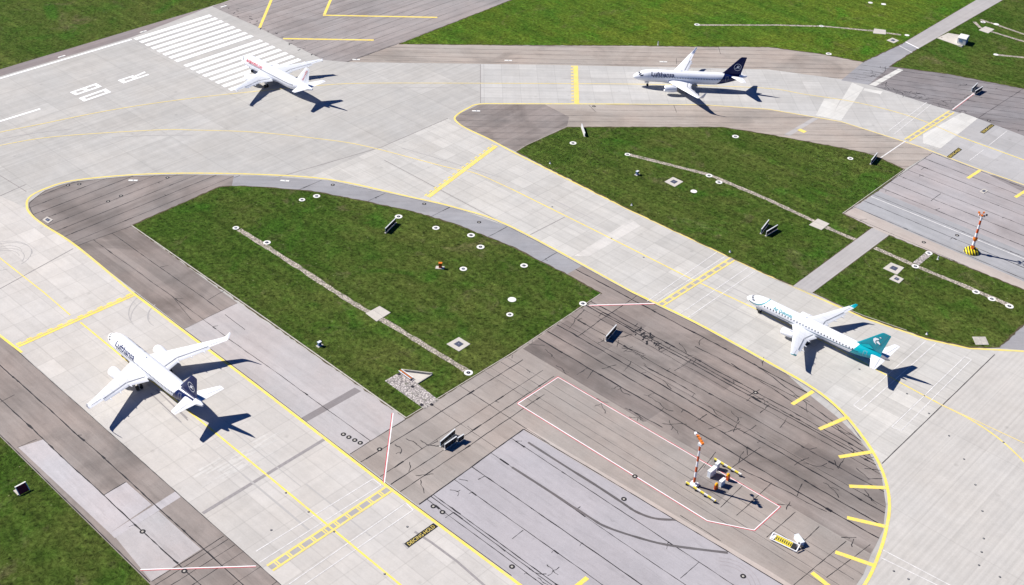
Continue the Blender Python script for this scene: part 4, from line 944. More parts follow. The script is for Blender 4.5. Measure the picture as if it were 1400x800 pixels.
    for s in (0, 1):
        fl = (lambda a: a) if s == 0 else (lambda a: math.pi-a)
        for k, (xa, xb, aa, ab, sk) in enumerate(((c0+.0, c0+.62, 58, 84, .12), (c0+.12, c0+.85, 35, 54, .35), (c0+.5, c1+.1, 17, 32, .4))):
            cm = MB(); patch(cm, xa, xb, fl(R(aa)), fl(R(ab)), .02, 4, 4, sk); cm.build('cockpit_window', M['ac_glass'], fus, fixn=False)
        for dx in sp['doors']:
            a0, a1 = math.asin(-.35), math.asin(.62)
            dm = MB(); t_ = .05; 
            for (xa, xb, p, q) in ((dx-.42, dx-.42+t_, a0, a1), (dx+.42-t_, dx+.42, a0, a1), (dx-.42, dx+.42, a0, a0+.03), (dx-.42, dx+.42, a1-.03, a1)):
                patch(dm, xa, xb, fl(p), fl(q), .012, 1, 6)
            dm.build('door_frame', M['door'], fus, fixn=False)
    x0, x1, stp, zz, ww, hh = sp['win']; n = int((x1-x0)/stp); a_ = math.asin(zz/sp['rz'])
    base = None
    for s in (-1, 1):
        for i in range(n):
            x = x0+i*stp
            if any(abs(x-d) < .6 for d in sp['doors']): continue
            c = f(x, a_ if s > 0 else math.pi-a_, .016)
            if base is None or i == 0:
                wm = MB(); k = 10; nrm = Vector((0, math.cos(a_)*s, math.sin(a_))); up = Vector((0, -math.sin(a_)*s, math.cos(a_)))
                wm.add([Vector((math.cos(2*math.pi*j/k)*ww/2, 0, 0))+up*(math.sin(2*math.pi*j/k)*hh/2) for j in range(k)], [tuple(range(k)) if s < 0 else tuple(range(k-1, -1, -1))])
                base = wm.build('cabin_window', mats['pane'], fus, fixn=False); base.location = c; continue
            b = base.copy(); C.objects.link(b); b.location = c
    am = MB(); am.box(sp['L']*.3, 0, sp['cz']+sp['rz']+.12, .35, .03, .3, taper=.6); am.build('antenna', M['ac_white'], fus)
    am = MB(); am.box(sp['L']*.42, 0, sp['cz']+sp['rz']+.1, .9, .3, .14, taper=.7); am.build('antenna', M['ac_lgrey'], fus)
    apu = MB(); apu.lathe([(-.25, .02), (-.02, .1), (.02, .13), (.04, .02)], 12, 'x', (sp['L'], 0, sp['cz']+st[-1][2])); apu.build('exhaust_outlet', M['ac_dark'], fus)
    for txt, x_, ln_, zc_, ht_, mt in lettering:
        for s in (-1, 1): wrap_text(sp, txt, x_, ln_, zc_, ht_, s, mt, 'lettering', fus, (0, 0, 0))
    tail_logo(sp, fn)
    return root
def fin_shape(fn, polys, mat, name='logo', off=.2):
    """flat paint shapes on both faces of the fin; polys in (x, z)"""
    for s in (-1, 1):
        mb = MB()
        for p in polys:
            pp = [Vector((a, b, 0)) for a, b in p]
            for t in tessellate_polygon([pp]): mb.add([(p[i][0], s*(off-.012*(p[i][1]-6)), p[i][1]) for i in t], [(0, 1, 2)])
        mb.build(name, mat, fn, fixn=False)
def ringp(cx, cz, r0, r1, n=28):
    return [[(cx+r*math.cos(a), cz+r*math.sin(a)) for r, a in ((r0, 2*math.pi*i/n), (r1, 2*math.pi*i/n), (r1, 2*math.pi*(i+1)/n), (r0, 2*math.pi*(i+1)/n))] for i in range(n)]
def crane_logo(sp, fn):
    cx, cz, k = 34.1, 8.2, 1.1
    fin_shape(fn, ringp(cx, cz, k*1.0, k*1.1), M['ac_white'])
    bird = [[(-.88, -.30), (-.45, -.22), (-.12, -.06), (.14, .16), (.36, .42), (.50, .50), (.70, .46), (.52, .36), (.36, .06), (.10, -.22), (-.22, -.36)],
            [(-.26, -.16), (-.30, .14), (-.02, .44), (.12, .72), (.14, .38), (.08, .10)], [(.10, -.10), (.40, -.16), (.78, -.12), (.50, -.32), (.12, -.30)],
            [(-.60, -.26), (-.84, -.48), (-.46, -.38), (-.3, -.28)]]
    fin_shape(fn, [[(cx+x*k, cz+z*k) for x, z in q] for q in bird], M['ac_white'])
def teal_logo(sp, fn):
    cx, cz = 34.7, 7.7
    a = [[(-.95, .25), (-.55, .75), (.15, .85), (.5, .6), (.15, .35), (-.15, .2), (-.35, -.1), (-.2, -.55), (.1, -.9), (-.45, -.7), (-.85, -.25)],
         [(-.05, -.05), (.4, .2), (.95, -.3), (.9, -.6), (.35, -.45), (.0, -.4)], [(.35, 1.25), (.65, 1.45), (.9, 1.3), (.6, 1.15)]]
    fin_shape(fn, [[(cx+x, cz+z) for x, z in p] for p in a], M['ac_white'])
    fin_shape(fn, [[(30.6, 4.9), (33.2, 6.0), (34.4, 5.3), (33.0, 4.95)]], flat('bright teal', (0.0, .42, .46), .25), off=.26)
def red_tail(sp, fn):
    vs_, fs, w_, h_ = text_mesh('lauda', 1, .0)
    a = Vector((32.9, 6.7)); b = Vector((35.55, 10.9)); d = (b-a); n = Vector((-d.y, d.x)).normalized()*.75
    mb = MB()
    for s in (-1, 1):
        q = []
        for x, y in vs_:
            u = x/w_ if s < 0 else 1-x/w_
            v = y/h_ if s < 0 else y/h_
            p = a+d*(x/w_)+n*(y/h_-.35) if s < 0 else a+d*(x/w_)+n*(1-y/h_-.35)
            q.append((p.x, s*(.2-.012*(p.y-6)), p.y))
        mb.add(q, fs)
    mb.build('lettering', M['red_l'], fn, fixn=False)

LV_LH = dict(fus=livery('white and blue fuselage paint', 'blue', 5.85), wing=M['wing_w'], winglet=M['ac_white'], flap=M['ac_white'], fin=M['lh_blue'], stab=M['wing_w'], eng=M['ac_white'], pane=M['ac_pane'])
LV_AD = dict(fus=livery('white and teal fuselage paint', 'teal', 4.9), wing=M['wing_g'], winglet=M['teal'], flap=M['ac_lgrey'], fin=M['teal_d'], stab=M['wing_w'], eng=M['ac_white'], pane=M['ac_glass'])
LV_WH = dict(fus=livery('plain white fuselage paint', 'white', 5.85), wing=M['wing_g'], winglet=M['ac_white'], flap=M['ac_lgrey'], fin=M['ac_white'], stab=M['wing_w'], eng=M['ac_white'], pane=M['ac_pane'])
def place(nose, tail, hn, ht_):
    a, b = W(*nose, hn), W(*tail, ht_); m = (a+b)/2; d = b-a; return (m.x, m.y, Z_MARK), math.atan2(d.y, d.x)
G_ = 'passenger jets queueing on the taxiways'
p, h = place((148, 461), (279, 552), 3.3, 5.0)
plane(A320, 'white airliner with deep blue tail and upturned wingtips, nearest to the bottom left corner', G_, p, R(-.5), LV_LH, crane_logo, [('Lufthansa', 5.9, 7.6, 5.05, 1.45, M['lh_blue'])])
p, h = place((866, 101), (1021, 108), 3.3, 5.0)
plane(A320, 'white airliner with deep blue tail seen side-on, on the far taxiway', G_, p, R(41), LV_LH, crane_logo, [('Lufthansa', 5.9, 7.6, 5.05, 1.45, M['lh_blue'])])
p, h = place((1023, 409), (1214, 489), 2.9, 4.2)
plane(E195, 'slim white regional jet with teal tail and teal wingtips on the diagonal taxiway', G_, p, R(1), LV_AD, teal_logo, [('Air Dolomiti', 8.2, 5.2, 4.2, .8, M['teal'])])
A319 = dict(A320); A319['wing'] = dict(A320['wing']); A319['wing']['sharklet'] = False
p, h = place((329.5, 80), (429, 122.5), 3.3, 5.0)
plane(A319, 'all-white airliner with red lettering turning in over the white threshold stripes', G_, p, R(-.5), LV_WH, red_tail, [('laudamotion.com', 5.0, 8.6, 4.95, 1.25, M['red_l'])])

# ------------------------------------------------------------------ small things of the airfield
ZG = Z_GRASS
M['orange'] = flat('orange paint', (0.72, 0.19, 0.02), 0.45, grime=.15)
M['orange_r'] = flat('red orange paint', (0.62, 0.10, 0.02), 0.45, grime=.15)
M['mwhite'] = flat('mast white', (0.8, 0.8, 0.8), 0.4, grime=.08)
M['amber'] = flat('amber plastic', (0.8, 0.36, 0.01), 0.4)
M['cab_white'] = flat('cabinet white', (0.66, 0.70, 0.73), 0.4, grime=.1)
M['sign_frame'] = flat('pale sign casing', (0.62, 0.64, 0.64), 0.5, grime=.2)
M['sign_black'] = flat('black sign face', (0.015, 0.015, 0.018), 0.5)
M['sign_blue'] = flat('blue grey sign back', (0.33, 0.45, 0.56), 0.5)
M['sign_yellow'] = flat('yellow sign face', (0.62, 0.50, 0.03), 0.5)
M['blue_box'] = flat('blue grey metal box', (0.10, 0.17, 0.30), 0.5)
M['red_box'] = flat('dark red board', (0.20, 0.01, 0.012), 0.5)
M['steel_dark'] = flat('dark steel', (0.05, 0.05, 0.055), 0.5, .3)
M['beam_y'] = flat('yellow beam paint', (0.75, 0.62, 0.12), 0.5)
M['hut_white'] = flat('hut white', (0.70, 0.69, 0.66), 0.6, grime=.1)
M['hut_blue'] = flat('blue grey hut door', (0.16, 0.25, 0.38), 0.5)
def stripes(name, a, b, freq, ang=0.6):
    t = NT(name); t.b.inputs['Roughness'].default_value = 0.5
    x, y, z = t.sep(t.tc); v = t.math('ADD', t.math('MULTIPLY', x, freq), t.math('MULTIPLY', t.math('ADD', y, z), freq*ang))
    return t.color(t.mix(t.math('GREATER_THAN', t.math('FRACT', v), .5), c4(a), c4(b)))
M['hazard'] = stripes('yellow and black stripes', (0.78, 0.62, 0.02), (0.02, 0.02, 0.02), 1.15)
M['beam'] = stripes('yellow and white beam', (0.75, 0.62, 0.08), (0.7, 0.68, 0.62), .55, 0)

def disc(px, label, kind='ring', group='round concrete light bases in the grass', r=.95):
    r *= 1+.1*math.sin(px[0]*7.3); p = W(*px); t = thing('ground_light', label, 'ground light', (p.x, p.y, ZG), 0, group)
    m = MB()
    if kind == 'ring':
        m.lathe([(0, r), (.045, r), (.06, r*.96), (.06, r*.5), (.02, r*.48)], 28); m.build('concrete_ring', M['rim'], t)
        m = MB(); m.lathe([(.02, r*.485), (.04, r*.43), (.04, 0.01)], 20); m.build('cover', M['lamp_dark'] if hash(px) % 3 else M['lid'], t)
        m = MB(); m.lathe([(.04, .13), (.14, .12), (.2, .07), (.21, .01)], 12); m.build('lens', M['strut'], t, True)
    else:
        m.lathe([(0, r), (.05, r), (.06, r*.95), (.06, r*.62), (.05, r*.6), (.05, r*.2), (.07, r*.18), (.07, .01)], 28)
        m.build('concrete_lid', M['rim'], t)
    return t
LG, UP, LR = 'large left island', 'upper right island', 'small right island'
for px, lab, kd in (
    ((413, 273.5), f"left one of two round light bases at the {LG}'s curved top edge", 'ring'),
    ((433, 268.5), f"right one of two round light bases at the {LG}'s curved top edge", 'ring'),
    ((545, 296.5), f'round white light base just above the black sign in the {LG}', 'ring'),
    ((596, 312), f'round light base by the curved edge, above the orange marker box', 'ring'),
    ((644, 322), f'round light base near the curved edge of the {LG}, upper of a pair', 'ring'),
    ((657, 338), f'round light base near the curved edge of the {LG}, lower of a pair', 'ring'),
    ((633.5, 368), f'round white light base right beside the orange marker box', 'ring'),
    ((716.5, 363.5), f'round light base near the blue grey strip, closest to its right end', 'ring'),
    ((322.5, 312), f'big pale round base at the upper end of the long left gravel path', 'ring'),
    ((365, 332), f'round light base on the long left gravel path near its upper end', 'ring'),
    ((697, 430.5), f'round light base with dark centre below the plain round lid', 'ring'),
    ((797, 415.5), f'round light base at the right-hand corner tip of the {LG}', 'ring'),
    ((640.5, 510), f'round light base at the lower end of the long left gravel path', 'ring'),
    ((783.5, 196), f'round light base below the small white sign in the {UP}', 'ring'),
    ((1005.5, 187), f'round light base near the top edge middle of the {UP}', 'ring'),
    ((1162.5, 217), f'round light base near the right-hand end of the {UP}', 'ring'),
    ((858, 211.5), f'round light base at the left end of the {UP} gravel path', 'ring'),
    ((969.5, 240.5), f'upper round light base of two touching the {UP} gravel path', 'ring'),
    ((983, 249.5), f'lower round light base of two touching the {UP} gravel path', 'ring'),
    ((1270, 346.5), f'round light base at the pavement end of the short gravel spur', 'ring'),
    ((1251.5, 364.5), f'round light base where the short gravel spur meets the path', 'ring'),
    ((1334.5, 399.5), f'first of three round light bases closing the {LR} gravel path', 'ring'),
    ((1356, 409), f'middle of three round light bases closing the {LR} gravel path', 'ring'),
    ((1380, 419), f'last of three round light bases closing the {LR} gravel path', 'ring'),
    ((953, 34), 'pale round base at the left end of the far top gravel path', 'ring'),
    ((1133, 74), 'round light base between far taxiway shoulder and top grass field edge', 'ring'),
    ((1123, 36), 'round base along the middle of the far top gravel path', 'ring'),
    ((1344, 30.5), 'round light base at the bend of the looped gravel path top right', 'ring'),
    ((1362, 33.5), 'pale round base on the upper arm of the looped gravel path', 'lid'),
    ((1361.5, 75), 'round base at the end of the lower gravel path top right', 'lid'),
    ((1190, 4), 'left one of two pale round lids at the very top edge', 'lid'),
    ((1208, 6), 'right one of two pale round lids at the very top edge', 'lid'),
    ((1240, 48.5), 'pale round lid beside the far service road, end of the gravel path', 'lid'),
    ((700, 410), f'plain pale round lid without dark centre in the {LG}', 'lid'),
    ((948.5, 262), f'plain pale round lid right of the square pad in the {UP}', 'lid')):
    disc(px, lab, kd)

def pad(corners, label, inner=None, z=ZG, mat='pad', name='drain_cover', cat='drain cover'):
    c = WL(corners); ctr = sum(c, Vector((0, 0)))/4
    t = thing(name, label, cat, (ctr.x, ctr.y, z), 0, 'square concrete pads in the grass' if z == ZG else None)
    loc = [p-ctr for p in c]; m = MB(); n = 4; h = .09
    m.add([(p.x, p.y, zz) for zz in (0, h) for p in loc], [(i, (i+1) % n, n+(i+1) % n, n+i) for i in range(n)]+[(4, 5, 6, 7)])
    m.build('slab', M[mat], t)
    if inner:
        m = MB(); k = inner
        m.add([(p.x*k, p.y*k, zz) for zz in (h, h+.05) for p in loc], [(i, (i+1) % n, n+(i+1) % n, n+i) for i in range(n)]+[(4, 5, 6, 7)])
        m.build('hatch', M['lid'], t)
        m = MB(); m.box(0, 0, h+.07, .3, .08, .04); m.build('handle', M['strut'], t)
    else:
        m = MB(); m.ribbon([loc[0].lerp(loc[1], .5), loc[2].lerp(loc[3], .5)], .07, h+.003); m.build('joint', M['joint_c'], t, fixn=False)
    return t
pad([(908.5, 249), (920, 242.5), (934, 249), (922.5, 256)], 'square concrete pad with dark hatch left of the plain lid, upper right island', .42)
pad([(1106, 308), (1118, 299.5), (1134, 306.5), (1123, 315)], 'square pale slab on the gravel path, upper right island', None)
pad([(610.5, 471), (627.5, 461.5), (643, 471), (627.5, 481)], 'square concrete pad with dark hatch near the lower end of the left gravel path', .42)
pad([(500, 429), (519, 419), (534, 428), (515, 440)], 'square pale slab set on the long left gravel path', None)
pad([(1207, 367.5), (1218, 359.5), (1236, 366.5), (1226.5, 376)], 'larger concrete pad with dark hatch beside the service road, right island', .42)
pad([(1215.5, 382), (1223.5, 376), (1235.5, 382), (1229, 388)], 'smaller concrete pad just below the larger hatched one, right island', .4)
pad([(1329, 461), (1347, 461), (1352, 472), (1334, 472)], 'dark weathered square pad in the lower corner of the right island', None, mat='kerb')
pad([(1212, 55.5), (1220, 52), (1229, 56), (1222, 59.5)], 'small square drain pad beside the far service road', .4)
pad([(1193.5, 46), (1195, 39.5), (1211, 41.5), (1211, 47.5)], 'oblong pale slab on the far top gravel path', None)
pad([(1338, 41.5), (1347, 36.5), (1359.5, 40.5), (1351, 46)], 'square pale slab on the lower arm of the looped gravel path', None)
pad([(58, 301), (64.5, 296.5), (72.5, 301), (66, 306)], 'small square drain in brown asphalt inside the left taxiway bend', .5, Z_SEAM)
pad([(1339, 262), (1345, 258.5), (1351, 261.5), (1345, 265)], 'small square drain on the grey apron above the striped mast', .5, Z_SEAM)
pad([(1191, 640), (1206, 641), (1208, 655), (1188, 655)], 'square drain in the cracked apron corner between two yellow ticks', .4, Z_SEAM, 'as_light') if 0 else None

def inset(px, label, r=.58, group='dark ringed inset lights in the pavement'):
    p = W(*px); t = thing('inset_light', label, 'inset light', (p.x, p.y, Z_SEAM+.002), 0, group)
    m = MB(); m.lathe([(0, r), (.012, r), (.012, r*.42)], 20); m.build('seal_ring', M['tar'], t)
    m = MB(); m.lathe([(.006, r*.42), (.02, r*.36), (.02, .01)], 16); m.build('light_cover', M['kerb'], t)
for px, lab in (((469.5, 594), 'first of four ringed lights in a row by the yellow edge line, uppermost'), ((477, 598), 'second of four ringed lights in a row by the yellow edge line'),
                ((485, 602), 'third of four ringed lights in a row by the yellow edge line'), ((492.5, 605.7), 'fourth of four ringed lights in a row, nearest the dark joint'),
                ((519, 614.5), 'ringed light just left of the slanting red and white line'), ((195, 727), 'ringed light in the pale asphalt panel at the lower left'),
                ((252, 781), 'ringed light just below the red line at the lower left'), ((592.5, 692.5), 'upper ringed light at the left corner of the lavender apron'),
                ((605, 700.5), 'lower ringed light at the left corner of the lavender apron'), ((853, 682.5), 'ringed light in the lavender apron near its straight upper edge'),
                ((700, 775), 'ringed light by the yellow line at the lower edge of the photo'), ((1016, 788), 'ringed light at the lower end of the lavender apron'),
                ((868, 651.5), 'ringed light on the long lower red line of the outlined box'), ((1033, 537), 'ringed light in the brown apron left of the yellow ticks'),
                ((93, 253.5), 'left ringed light on the brown asphalt inside the taxiway bend'), ((108.5, 252), 'right ringed light on the brown asphalt inside the taxiway bend'),
                ((148, 275.5), 'ringed light in the middle of the brown asphalt bend, left'), ((165.5, 268), 'ringed light in the middle of the brown asphalt bend, right'),
                ((229, 243), 'ringed light just under the yellow line above the left island'), ((455, 253), 'ringed light on the blue grey curved strip, leftmost'),
                ((580, 279), 'ringed light on the blue grey curved strip, middle'), ((655, 304), 'ringed light on the blue grey curved strip, rightmost'),
                ((812, 145.5), 'ringed light below the yellow line of the far taxiway'), ((1352, 165), 'dark ringed light at the edge of the top right asphalt'),
                ((1263, 331.5), 'ringed light on the tan pavement edge near the striped mast'), ((1308.5, 322), 'ringed light on the blue grey band near the striped mast')):
    inset(px, lab)
# small black centreline fittings on the concrete, all alike
G2 = 'small dark centreline studs on the concrete'
for px, lab in (((1318, 628), 'north'), ((1333.5, 663), ''), ((1343, 699), ''), ((1345, 736.5), ''), ((1338.5, 773), ''), ((1367, 789), ''), ((1222, 781), ''), ((1242, 792), ''), ((1297.5, 596), ''), ((1240, 538.5), ''), ((1270, 565.5), ''), ((457, 727), ''), ((422, 700), ''), ((391, 674), ''), ((371, 725), ''), ((526, 785), ''), ((557, 720.5), ''), ((880, 352), ''), ((836, 326), ''), ((755, 283), ''), ((1175, 505), ''), ((1372, 605), ''), ((1342, 755), '') ):
    p = W(*px); m = MB(); m.lathe([(0, .24), (.02, .22), (.03, .1), (.03, .01)], 10)
    t = thing('centreline_stud', 'tiny dark round stud set in the pale concrete of the taxiway', 'stud', (p.x, p.y, Z_MARK), 0, G2)
    m.build('stud_body', M['lamp_dark'], t); m = MB(); m.lathe([(.03, .08), (.045, .05), (.05, .01)], 8); m.build('lens', M['sign_frame'], t)

# guidance sign boards: long low boxes on feet
def sign(a, b, label, h=1.25, z=ZG, face='sign_black', back='sign_frame', panels=4, thick=.16, glyph=True, flip=1):
    A, B = W(*a), W(*b); c = (A+B)/2; d = B-A; L_ = d.length
    t = thing('taxiway_sign', label, 'sign', (c.x, c.y, z), math.atan2(d.y, d.x), 'long low taxiway sign boards')
    m = MB(); m.box(0, 0, .05, L_+.4, .5, .1); m.build('footing', M['pad'], t)
    m = MB(); m.box(0, 0, .2+h/2, L_, thick, h); m.build('casing', M[back], t)
    m = MB(); m.box(0, 0, .2+h+.03, L_+.1, thick+.12, .06); m.build('top_rail', M['sign_frame'], t)
    for k in range(panels):
        m = MB(); w_ = L_/panels; x = -L_/2+w_*(k+.5)
        m.box(x, -flip*(thick/2+.012), .2+h/2, w_-.06, .024, h-.1); pn = m.build('panel', M[face], t)
    for s in (-1, 0, 1):
        m = MB(); m.box(s*(L_/2-.35), 0, .15, .12, .12, .1); m.build('leg', M['strut'], t)
    return t
sign((527, 319), (541, 305), 'black-faced sign board in the left grass island below a round light base')
sign((1190, 225), (1198, 215), 'black-faced sign board at the end of the white line, top right island tip')
sign((828, 467), (842, 451), 'black-faced sign board on the cracked brown apron', z=Z_SEAM)
sign((1040, 320), (1050, 307), 'pale-backed sign board of a pair in the upper right island', back='sign_blue')
sign((1047, 323), (1062, 314), 'dark sign board standing in front of the pale-backed one, upper right island')
sign((602, 611), (622, 594), 'long pale blue sign board on the brown pavement, behind two dark ones', back='sign_blue', z=Z_SEAM)
sign((608, 615), (624, 604), 'dark sign board in front of the long pale blue one', z=Z_SEAM)
sign((626, 606), (634, 601), 'short dark sign board right of the long pale blue one', z=Z_SEAM, panels=2)
sign((1328, 126), (1335, 119), 'pale sign board at the end of the white line on dark asphalt', back='sign_blue', z=Z_SEAM, panels=3)
sign((1332, 130), (1342, 124), 'dark sign board beside the pale one on dark asphalt top right', z=Z_SEAM, panels=3)
sign((795, 174), (799.5, 187), 'slim white sign board at the top left tip of the upper right island', h=.9, face='sign_frame', flip=-1)
# low white-framed board lying back, with its floodlight cabinet
A, B = W(1054, 735), W(1091, 753); c = (A+B)/2; d = B-A; L_ = d.length
t = thing('information_board', 'low white-framed board with a yellow face beside the lower pavement cross joints', 'sign', (c.x, c.y, Z_SEAM), math.atan2(d.y, d.x))
m = MB()
for y_, z_ in ((-.75, .35), (.55, .95)): m.box(0, y_, z_, L_, .16, .16)
for s in (-1, 1): m.loft([[Vector((s*(L_/2-.1)+a, y_, z_+b)) for a, b in ((-.1, -.08), (.1, -.08), (.1, .08), (-.1, .08))] for y_, z_ in ((-.75, .35), (.55, .95))])
for s in (-1, 1):
    m.box(s*(L_/2-.5), .55, .45, .1, .1, .9); m.box(s*(L_/2-.5), -.75, .15, .1, .1, .3)
m.build('frame', M['mwhite'], t)
m = MB(); m.box(-L_/2+.45, -.1, .62, .8, 1.1, .1); m.build('white_plate', M['mwhite'], t)
for k, cl in enumerate(('sign_yellow', 'sign_yellow', 'sign_yellow', 'sign_yellow', 'sign_black')):
    m = MB(); x = -L_/2+1.35+k*.86; q = [Vector((x+a, y_, z_)) for a, y_, z_ in ((-.41, -.62, .43), (.41, -.62, .43), (.41, .42, .92), (-.41, .42, .92))]
    m.add(q+[v-Vector((0, 0, .06)) for v in q], [(0, 1, 2, 3), (7, 6, 5, 4), (0, 4, 5, 1), (1, 5, 6, 2), (2, 6, 7, 3), (3, 7, 4, 0)]); pn = m.build('panel', M[cl], t)
    if cl == 'sign_yellow':
        for j in range(2):
            m = MB(); xx = x-.2+j*.4; zz = lambda y_: .43+(y_+.62)/1.04*.49+.012
            m.add([(xx-.1, -.4, zz(-.4)), (xx+.1, -.4, zz(-.4)), (xx+.1, .2, zz(.2)), (xx-.1, .2, zz(.2))], [(0, 1, 2, 3)]); m.build('dark_bar', M['sign_black'], pn, fixn=False)
p = W(1092, 741); t = thing('equipment_cabinet', 'white equipment cabinet leaning behind the yellow-faced low board', 'cabinet', (p.x, p.y, Z_SEAM), R(-25))
m = MB(); m.box(0, 0, .45, 2.3, .9, .9, taper=.92); m.build('body', M['mwhite'], t)
m = MB(); m.box(0, 0, .94, 2.4, 1.0, .08); m.build('lid', M['cab_white'], t)
m = MB(); m.box(.7, -.47, .45, .4, .05, .5); m.build('door', M['steel_dark'], t)
m = MB(); m.box(1.5, -.3, .2, .5, .4, .4); m.build('junction_box', M['steel_dark'], t)

# small fixtures in the grass
def box_light(px, label, rz=0, mat='blue_box', s=1.0):
    p = W(*px); t = thing('junction_box', label, 'junction box', (p.x, p.y, ZG), rz)
    m = MB(); m.box(0, 0, .05, 1.5*s, 1.0*s, .1); m.build('footing', M['pad'], t)
    m = MB(); m.box(0, 0, .5*s+.1, .8*s, .55*s, 1.0*s, taper=.85); m.build('housing', M[mat], t)
    m = MB(); m.box(0, 0, 1.14*s, .95*s, .7*s, .08); m.build('lid', M['cab_white'], t)
    m = MB(); m.box(.1*s, -.3*s, .6*s, .35*s, .06, .4*s); m.build('door', M['steel_dark'], t)
box_light((437, 473), 'small blue grey box near the lower left edge of the large grass island', R(90))
box_light((871, 239), 'small blue grey box in the upper right island left of the hatched pad', R(90))
p = W(601.5, 366.5); t = thing('marker_box', 'orange upright marker box on a pale slab in the left grass island', 'marker', (p.x, p.y, ZG), R(40))
m = MB(); m.box(0, 0, .06, 2.2, 1.3, .12); m.build('footing', M['pad'], t)
m = MB(); m.box(.1, 0, .8, .8, .6, 1.35); m.build('housing', M['orange_r'], t)
m = MB(); m.box(.1, 0, 1.52, .95, .75, .1); m.build('lid', M['orange'], t)
m = MB(); m.box(-.31, 0, .8, .03, .4, .9); m.build('door', M['orange'], t)
p = W(31.5, 672); t = thing('marker_board', 'dark red board with cream edges in the lower left grass', 'marker', (p.x, p.y, ZG), R(90))
m = MB(); m.box(-.1, .5, .06, 2.4, 1.8, .12); m.build('footing', M['pad'], t)
m = MB(); m.loft([[Vector((-1, -.7, .12)), Vector((1, -.7, .12)), Vector((1, -.5, .12)), Vector((-1, -.5, .12))], [Vector((-1, .45, 1.45)), Vector((1, .45, 1.45)), Vector((1, .6, 1.4)), Vector((-1, .6, 1.4))]]); m.build('board', M['red_box'], t)
m = MB()
for s in (-1, 1): m.loft([[Vector((s*1.06+a, -.72+b, .12)) for a, b in ((-.07, -.08), (.07, -.08), (.07, .2), (-.07, .2))], [Vector((s*1.06+a, .45+b, 1.5)) for a, b in ((-.07, -.05), (.07, -.05), (.07, .15), (-.07, .15))]])
m.box(0, .52, 1.5, 2.3, .3, .08); m.build('edge_frame', M['hut_white'], t)
m = MB(); m.box(-.7, .55, .7, .1, .1, 1.3); m.box(.7, .55, .7, .1, .1, 1.3); m.build('support', M['strut'], t)
def peg(px, label, h=1.2):
    p = W(*px); t = thing('marker_post', label, 'post', (p.x, p.y, ZG), R(20))
    m = MB(); m.tube((0, 0, 0), (0, 0, h), .16, .13, 10); m.build('post', M['mwhite'], t)
    m = MB(); m.lathe([(0, .3), (.06, .3), (.07, .12)], 12); m.build('base', M['rim'], t)
    m = MB(); m.tube((0, 0, h), (0, 0, h+.15), .17, .1, 10); m.build('cap', M['steel_dark'], t)
peg((899.5, 62), 'short white post in the top grass behind the side-on blue-tailed airliner', 1.5)
peg((1282, 355), 'short white post by the tan pavement edge near the short gravel spur')
peg((863.5, 281), 'tiny white peg beside the upper edge of the diagonal taxiway', .6)
peg((1267, 457.5), 'tiny white peg at the lower edge of the small right island', .6)
peg((752, 224), 'tiny white peg in the left tip of the upper right island', .6)
peg((998, 345), 'tiny white peg by the taxiway edge below the paired sign boards', .6)

# transformer hut top right
c = WL([(1281, 49), (1300, 43), (1322, 50), (1310, 64)]) ; ctr = sum(c, Vector((0, 0)))/4
t = thing('service_slab', 'pale concrete slab in front of the small hut by the far service road', 'slab', (ctr.x, ctr.y, ZG))
m = MB(); q = [p-ctr for p in WL([(1281, 52.5), (1296, 45.5), (1316, 49), (1312, 63.5)])]
m.add([(p.x, p.y, z_) for z_ in (0, .08) for p in q], [(i, (i+1) % 4, 4+(i+1) % 4, 4+i) for i in range(4)]+[(4, 5, 6, 7)]); m.build('slab', M['pad'], t)
for k, (u, v) in enumerate(((.2, .3), (.4, .55), (.15, .7))):
    m = MB(); p = q[0].lerp(q[2], u)+Vector((v-.5, v-.5)); m.box(p.x, p.y, .12, .5, .4, .08); m.build('floor_hatch', M['kerb'], t)
p = W(1315.5, 58.5); t = thing('transformer_hut', 'small white hut with blue grey end wall beside the far service road', 'hut', (p.x, p.y, ZG), R(12))
m = MB(); m.box(0, 0, 1.15, 3.0, 4.2, 2.3); m.build('wall', M['hut_white'], t)
m = MB(); m.box(1.53, 0, 1.12, .06, 3.5, 2.0); m.build('door', M['hut_blue'], t)
m = MB(); m.box(0, 0, 2.4, 3.3, 4.5, .2, taper=.9); m.build('roof', M['hut_white'], t)
m = MB(); m.box(-.4, -2.13, 1.3, 1.2, .06, .8); m.build('vent', M['hut_blue'], t)
p = W(1313, 63.5); m = MB(); t = thing('concrete_block', 'low pale block at the near foot of the small hut', 'block', (p.x, p.y, ZG), 0)
m.box(0, 0, .25, 1.6, 1.0, .5, taper=.9); m.build('block_body', M['pad'], t); m = MB(); m.box(0, 0, .53, .5, .3, .06); m.build('lid', M['kerb'], t)

# sunken ramp with rails at the gravel bed
A, B, C2 = W(550, 507.5), W(591, 512.5), W(571, 525)
t = thing('drain_ramp', 'triangular concrete ramp with a shadowed wall beside the pale gravel bed', 'ramp', (A.x, A.y, ZG))
m = MB(); m.ribbon([Vector((0, 0)), B-A], .3, .55)
def wall(m, a, b, h, th=.25):
    d = (b-a).normalized(); n = Vector((-d.y, d.x))*th/2
    q = [a+n, b+n, b-n, a-n]; m.add([(p.x, p.y, z_) for z_ in (0, h) for p in q], [(i, (i+1) % 4, 4+(i+1) % 4, 4+i) for i in range(4)]+[(4, 5, 6, 7)])
m = MB(); wall(m, Vector((0, 0)), B-A, .5); m.build('retaining_wall', M['kerb'], t)
m = MB(); wall(m, B-A, C2-A, .22); m.build('kerb', M['kerb'], t)
m = MB(); m.add([(0, 0, .03), ((B-A).x, (B-A).y, .03), ((C2-A).x, (C2-A).y, .03)], [(0, 1, 2)]); m.build('ramp_floor', M['pad'], t, fixn=False)
G3 = 'parallel rails at the gravel bed'
